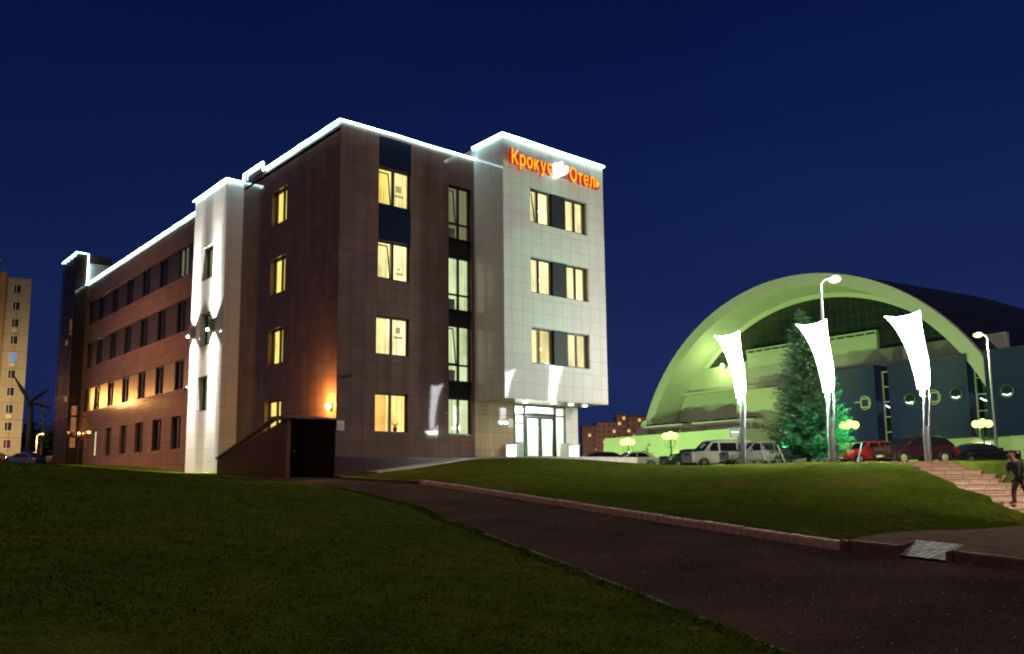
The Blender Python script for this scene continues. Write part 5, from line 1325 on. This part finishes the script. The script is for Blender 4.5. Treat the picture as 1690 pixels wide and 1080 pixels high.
def far_block():
    o = empty('apartment_block', W(53, 450, 2), 'long reddish brick apartment block far behind, right of the hotel', 'apartment block', yaw=-0.7079, local=True)
    m_ = tile('brick_far', (.40, .24, .19), (.26, .16, .12), tw=3.2, th=2.8, rough=.9, var=.12, mortar=.1, spec=.1)
    segs = [(-16, -8.2, 25.5, 0), (-8.1, 2.5, 27.5, 1.4), (2.6, 7.4, 31.5, -1.0), (7.5, 22, 30.5, .8)]
    mb = MB()
    for a, b, h, y in segs: mb.box(a, b, y, 14, -3, h)
    mb.build('wall', m_, o)
    mb = MB()
    for a, b, h, y in segs: mb.box(a - .1, b + .1, y - .2, 14, h + .01, h + .5)
    mb.build('roof_edge', pbr('far_roof', (.12, .07, .06), .9), o)
    rg = random.Random(4)
    for a, b, h, y in segs:
        nx = max(2, int((b - a) / 2.6))
        for fl in range(9):
            z = h - 2.6 - fl * 2.85
            if z < 6: break
            for i in range(nx):
                x = a + (i + .5) * (b - a) / nx; lit = rg.random() < .09
                mb = MB(); mb.box(x - .7, x + .7, y - .08, y - .01, z, z + 1.5)
                w_ = mb.build('window', emit('far_lit', (1.0, .66, .24), .9) if lit else pbr('far_pane', (.16, .10, .085), .5), o)
        for i in range(1, nx, 2):
            x = a + i * (b - a) / nx
            mb = MB(); mb.box(x - .16, x + .16, y - .5, y - .09, 2, h - .5); mb.build('pilaster', pbr('far_pil', (.40, .20, .15), .9), o)
far_block()
# ------------------------------------------------------------------ other street things
def sodium(r, d, ztop, label, power, zg=None, aim=None, col=(1, .50, .13), cone=110):
    z0 = Hs(r, d) if zg is None else zg
    o = empty('street_lamp', W(r, d, z0), label, 'street lamp', 'orange street lamps', yaw=-0.7079, local=True); h = ztop - z0
    mb = MB(); mb.tube([(0, 0, -.1), (0, 0, h - .2)], [.10, .06], 8); mb.build('pole', pbr('concrete_pole', (.5, .45, .36), .8), o)
    mb = MB(); mb.tube([(0, 0, h - .22), (.35, -.1, h), (.7, -.2, h + .05)], .035, 6); mb.build('arm', M_POLE, o)
    mb = MB(); mb.sphere((.75, -.2, h + .02), .16, 10, sz=.6); mb.build('lens', emit('sodium', (1, .58, .16), 6), o, smooth=True)
    if aim is None: lamp('sodium_light', 'POINT', (.75, -.2, h - .2), col, power, .2, o)
    else: lamp('sodium_light', 'SPOT', (.75, -.2, h - .2), col, power, .2, o, Matrix.Rotation(0.7079, 3, 'Z') @ (Vector(aim) - (W(r, d, ztop) + RT * .75)), cone, .8)
sodium(-56.3, 100, 7.1, 'small orange street lamp on a pale pole left of the glass stair tower', 1500, 3.0)
rl_, dl_ = RD(-8.2, 61.0)
sodium(rl_, dl_, 9.9, 'orange street lamp out of view beyond the glass stair tower', 2600, 3.0)
rl_, dl_ = RD(-15.0, 22.0)

sodium(-78.0, 112, 9.0, 'orange lamp added out of view before the yellow tower', 22000, 3.0, W(-83, 136, 11), (1, .72, .38), 84)  # unseen lamp added to light the tower wall
rt_ = (38.5, 400)
sodium(39.5, 412, 14.0, 'tiny orange street lamp before the far brick block', 16000, 2.0, W(53, 455, 18), (1, .7, .5), 150)
rl_, dl_ = RD(-15.0, 26.0)
sodium(rl_, dl_, 9.0, 'orange lamp added out of view on the lawn left of the rear wing', 15000, None, (0, 27, 3.6), (1, .55, .28), 120)  # unseen, added to brighten the rear wing's wall
sodium(18.5, 12.5, 8.5, 'warm lamp added out of view at the road side right of the stair', 6500, None, W(15.2, 28.5, 1.2), (1, .76, .56), 64)  # unseen lamp added to light the stair
# wind turbine
o = empty('wind_turbine', W(-71.5, 125, 3.0), 'dim grey three-bladed turbine on a mast left of the stair tower', 'wind turbine', yaw=-0.7079, local=True)
mt = pbr('turbine_grey', (.018, .018, .014), .7)
mb = MB(); mb.tube([(0, 0, 0), (0, 0, 5), (0, 0, 10.0)], [.48, .42, .30], 10); mb.build('mast', mt, o)
mb = MB(); mb.sphere((0, -.4, 10.2), .42, 10); mb.build('hub', mt, o)
for a in (123, 36, -14):
    ln = 4.6 if a == 123 else 3.4
    mb = MB(); c, s = math.cos(R(a)), math.sin(R(a))
    mb.tube([(0, -.5, 10.2), (c * ln * .5, -.5, 10.2 + s * ln * .5), (c * ln, -.5, 10.2 + s * ln)], [.20, .26, .10], 6); mb.build('blade', mt, o)
# bent railings in front of the off-road car
for k, (x, y) in enumerate(((14.35, 50.4), (15.75, 50.6))):
    z0 = 2.0; o = empty('railing', W(x, y, z0), 'bent pale tube railing in front of the silver off-road car, %s one' % ('left', 'right')[k], 'railing', 'tube railings by the parking lot', yaw=-0.7079, local=True)
    mb = MB(); mb.tube([(-.45, 0, -.1), (-.45, 0, .80), (-.38, 0, .88), (.38, -.1, .78), (.45, -.1, .70), (.45, -.1, -.1)], .035, 8); mb.build('rail_hoop', M_STEEL, o)
    mb = MB(); mb.tube([(-.45, 0, .45), (.45, -.1, .36)], .02, 6); mb.build('crossbar', M_STEEL, o)
# notice sign behind the first banner lamp
o = empty('parking_sign', W(12.0, 45.1, 2.03), 'small dark notice sign on a post behind the smallest banner lamp', 'sign', yaw=-0.7079, local=True)
mb = MB(); mb.tube([(0, 0, 0), (0, 0, 1.95)], .03, 6); mb.build('post', M_STEEL, o)
mb = MB(); mb.box(-.45, .30, -.05, -.03, 1.52, 2.02, 0); mb.box(-.38, .24, -.054, -.0505, 1.72, 1.84, 1); mb.box(-.38, .10, -.054, -.0505, 1.60, 1.64, 1); mb.build('board', [pbr('sign_dark', (.04, .05, .05), .4), pbr('sign_pale', (.45, .5, .42), .5)], o)
# fence panel at the right edge
o = empty('cycle_rack', W(35.0, 58.5, 2.0), 'thin round-topped metal hoop rack at the right edge of the lot', 'cycle rack', yaw=-0.7079, local=True)
for k in range(4):
    mb = MB(); x = k * .28; mb.tube([(x, 0, -.1), (x, 0, .95)] + [(x + .2 - .2 * math.cos(t), 0, .95 + .25 * math.sin(t)) for t in np.linspace(.2, 3.0, 7)] + [(x + .4, 0, .95), (x + .4, 0, -.1)], .018, 6); mb.build('hoop', M_STEEL, o)

# ------------------------------------------------------------------ person on the stair
def skin_mesh(name, chains, mat, parent, sub=2, smooth=True):
    """chains: lists of (x, y, z, radius); chains share joints by equal coordinates; first joint of the first chain is the root"""
    vs, rs, es, idx = [], [], [], {}
    for ch in chains:
        prev = None
        for x, y, z, r in ch:
            k = (round(x, 4), round(y, 4), round(z, 4))
            if k not in idx: idx[k] = len(vs); vs.append((x, y, z)); rs.append(r)
            if prev is not None and prev != idx[k]: es.append((prev, idx[k]))
            prev = idx[k]
    me = bpy.data.meshes.new(name); me.from_pydata(vs, es, [])
    ob = bpy.data.objects.new(name, me); COL.objects.link(ob)
    m = ob.modifiers.new('skin', 'SKIN'); m.use_smooth_shade = True
    sv_ = me.skin_vertices[0].data
    for i, r in enumerate(rs):
        sv_[i].radius = (r, r); sv_[i].use_root = (i == 0)
    sd2 = ob.modifiers.new('sub', 'SUBSURF'); sd2.levels = sub; sd2.render_levels = sub
    bpy.context.view_layer.update()
    dg = bpy.context.evaluated_depsgraph_get()
    me2 = bpy.data.meshes.new_from_object(ob.evaluated_get(dg)); me2.name = name
    bpy.data.objects.remove(ob)
    me2.materials.clear(); me2.materials.append(mat)
    o = bpy.data.objects.new(name, me2); COL.objects.link(o); o.parent = parent
    if smooth: me2.shade_smooth()
    return o
def make_person():
    zg = 1.99 - 9 * ST_RISE
    o = empty('person', W(14.72, 24.72, zg), 'person in grey jacket and dark trousers leaning forward on the stair at the right edge', 'person', yaw=-0.7079 + R(208), local=True)
    skin = pbr('skin', (.42, .24, .17), .5, var=.05)
    pel, sp_, ch, nk = (0, 0, .86, .125), (.08, 0, 1.03, .115), (.20, 0, 1.22, .125), (.29, 0, 1.36, .052)
    hb, hm, ht = (.34, 0, 1.43, .070), (.365, 0, 1.51, .092), (.365, 0, 1.585, .070)
    def arm(s, el_, wr_, pal):
        return [ch, (.21, s * .17, 1.28, .062), (*el_, .042), (*wr_, .027), (*pal, .030)]
    aR = arm(-1, (.16, -.25, 1.03), (.36, -.25, .88), (.43, -.245, .84)); aL = arm(1, (.12, .25, 1.03), (.22, .27, .81), (.25, .27, .73))
    legR = [pel, (.03, -.09, .80, .098), (.22, -.10, .49, .062), (.20, -.11, .10, .040), (.23, -.115, .05, .042), (.36, -.12, .03, .030)]
    legL = [pel, (.01, .09, .80, .098), (-.02, .10, .47, .062), (-.22, .11, .12, .040), (-.20, .115, .06, .042), (-.07, .12, .03, .030)]
    chains = [[pel, sp_, ch, nk, hb, hm, ht], aR, aL, legR, legL]
    def fingers(pal, dr):
        d = Vector(dr).normalized(); p = Vector(pal[:3]); side = d.cross(Vector((0, 1, 0))).normalized()
        for k, ln in enumerate((.068, .078, .072, .055)):
            b = p + d * .028 + side * (.026 - .017 * k)
            q1 = b + d * ln * .5 + Vector((0, 0, -.006)); q2 = b + d * ln + Vector((.012, 0, -.016))
            chains.append([pal, (*b, .011), (*q1, .009), (*q2, .007)])
        b = p + side * .032; chains.append([pal, (*b, .012), (*(b + d * .03 + side * .022), .010), (*(b + d * .058 + side * .026), .007)])
    fingers(aR[-1], (.7, 0, -.7)); fingers(aL[-1], (.25, 0, -.95))
    skin_mesh('body', chains, skin, o, 1)
    cloth = pbr('jacket_grey', (.085, .09, .092), .8, var=.2, nscale=14)
    skin_mesh('jacket', [[(-.01, 0, .74, .155), (.0, 0, .86, .152), (.09, 0, 1.04, .142), (.20, 0, 1.22, .152), (.265, 0, 1.32, .080), (.285, 0, 1.355, .066)],
                         [(.20, 0, 1.22, .152), (.21, -.175, 1.285, .080), (.16, -.25, 1.03, .058), (.32, -.25, .91, .045)], [(.20, 0, 1.22, .152), (.21, .175, 1.285, .080), (.12, .25, 1.03, .058), (.205, .268, .85, .045)]], cloth, o)
    sh = pbr('shorts_black', (.014, .014, .016), .8)
    skin_mesh('shorts', [[(.02, 0, .98, .140), (0, 0, .84, .146)], [(0, 0, .84, .146), (.04, -.095, .76, .118), (.17, -.10, .56, .095)], [(0, 0, .84, .146), (.01, .095, .76, .118), (-.01, .10, .56, .092)]], sh, o)
    skin_mesh('trousers', [[(.03, -.09, .80, .106), (.22, -.10, .49, .076), (.20, -.11, .10, .056)], [(.03, -.09, .80, .106), (.01, .09, .80, .106), (-.02, .10, .47, .076), (-.22, .11, .12, .056)]], pbr('trousers_brown', (.055, .032, .026), .85), o)
    shoe = pbr('shoe_dark', (.05, .035, .03), .6)
    for nm, an, x, y in (('shoe', 0, .20, -.113), ('shoe', 0, -.22, .113)):
        skin_mesh('shoe', [[(x - .03, y, .05, .050), (x + .05, y, .042, .050), (x + .17, y, .030, .040)]], shoe, o, 1)
    hair = MB(); hair.sphere((.355, 0, 1.540), .104, 16, sz=1.0)
    hh = hair.build('hair', pbr('hair_dark', (.025, .016, .012), .7), o, smooth=True)
    me = hh.data; bm = bmesh.new(); bm.from_mesh(me)
    bmesh.ops.delete(bm, geom=[v for v in bm.verts if v.co.z < 1.49 or (v.co.x > .40 and v.co.z < 1.57)], context='VERTS'); bm.to_mesh(me); bm.free()
    mb = MB(); mb.loft([[(.445, -.014, 1.485), (.445, .014, 1.485), (.445, 0, 1.54)], [(.478, -.010, 1.488), (.478, .010, 1.488), (.456, 0, 1.525)]]); mb.build('nose', skin, o)
    for s in (1, -1):
        mb = MB(); mb.sphere((.442, s * .034, 1.528), .011, 8); mb.build('eye', M_BLACK, o)
        mb = MB(); mb.sphere((.36, s * .094, 1.505), .024, 8); mb.build('ear', skin, o)
    mb = MB(); mb.box(.438, .452, -.024, .024, 1.452, 1.462); mb.build('mouth', pbr('lip', (.25, .09, .08), .5), o)
make_person()

# ------------------------------------------------------------------ grass blades of the near lawns
def grass():
    n = 260000
    d = 3.5 + 36 * rng.random(n) ** 1.6
    half = d * .66
    r = (rng.random(n) * 2 - 1) * half
    el_ = np.interp(d, [t[0] for t in LEDGE], [t[1] for t in LEDGE]) - .10; er_ = np.interp(d, [t[0] for t in REDGE], [t[1] for t in REDGE]) + .20
    we = np.interp(r, [4.6, 5.3, 7.7, 9.85, 12.1, 16, 22, 34], [12.9, 13.75, 16.5, 17.9, 20.0, 21.6, 21.8, 20])
    keep = (r < el_) | ((r > er_) & ((r < 4.8) | (d > we + .05)))
    sl = 13.96 + (d - 23) * 0.109; sr = 17.32 - (33 - d) * 0.115
    keep &= ~((r > sl - .3) & (r < sr + .25) & (d > 20))
    keep &= ~((r < -2.6) & (d < 6.9))
    r, d = r[keep], d[keep]
    # shaggy fringe beside the kerb of the left lawn
    m = 9000; d2 = 4 + 24 * rng.random(m); r2 = np.interp(d2, [t[0] for t in LEDGE], [t[1] for t in LEDGE]) - .06 - .22 * rng.random(m) ** 2
    tall = np.r_[np.ones(len(r)), np.full(m, 1.9)]
    r, d = np.r_[r, r2], np.r_[d, d2]
    z = H(r, d) + ground_bump(r, d); k = len(r)
    X = CX + RT.x * r + FW.x * d; Y = CY_ + RT.y * r + FW.y * d
    a = rng.random(k) * 2 * np.pi; sc = (.6 + .8 * rng.random(k)) * tall
    w = .005 + .0006 * d; h = (.014 + .0006 * d) * sc * np.clip(1.25 - d / 42, .2, 1)
    lean = .035 * sc
    V = np.empty((k, 3, 3))
    V[:, 0] = np.c_[X - np.cos(a) * w, Y - np.sin(a) * w, z - .01]; V[:, 1] = np.c_[X + np.cos(a) * w, Y + np.sin(a) * w, z - .01]
    la = a + 1.3 + rng.random(k)
    V[:, 2] = np.c_[X + np.cos(la) * lean, Y + np.sin(la) * lean, z + h]
    me = bpy.data.meshes.new('grass')
    me.vertices.add(3 * k); me.vertices.foreach_set('co', V.ravel())
    me.loops.add(3 * k); me.loops.foreach_set('vertex_index', np.arange(3 * k, dtype=np.int32))
    me.polygons.add(k); me.polygons.foreach_set('loop_start', np.arange(0, 3 * k, 3, dtype=np.int32)); me.polygons.foreach_set('loop_total', np.full(k, 3, dtype=np.int32))
    me.update(calc_edges=True); me.validate()
    me.materials.append(leafmat('grass_blade', (.058, .100, .011), (.110, .130, .020), True))
    o = bpy.data.objects.new('grass', me); COL.objects.link(o); tag(o, 'short dark green grass growing on both lawns', 'grass', kind='stuff')
grass()
# corner of an old kerb and pavement at the very bottom left
rows = []
for t in np.linspace(0, 1, 8):
    r0, d0 = -4.3 + 1.7 * t, 6.75 - 1.75 * t
    rows.append([(r0 - .55 * s - .0, d0 - .55 * s - .25 * s, Hs(r0, d0) + .03 - .0 * s) for s in (0, .5, 1, 2, 3)])
sheet('pavement', rows, M_PAVE)
mb = MB()
for t in np.linspace(0, 1, 5)[:-1]:
    q = []
    for tt in (t + .01, t + .24):
        r0, d0 = -4.3 + 1.7 * tt, 6.75 - 1.75 * tt; z = Hs(r0, d0)
        q.append([W(r0, d0, z - .1), W(r0, d0, z + .06), W(r0 - .08, d0 - .09, z + .06), W(r0 - .08, d0 - .09, z - .1)])
    mb.loft(q)
tag(mb.build('kerb_edge', M_KERBG), kind='structure')
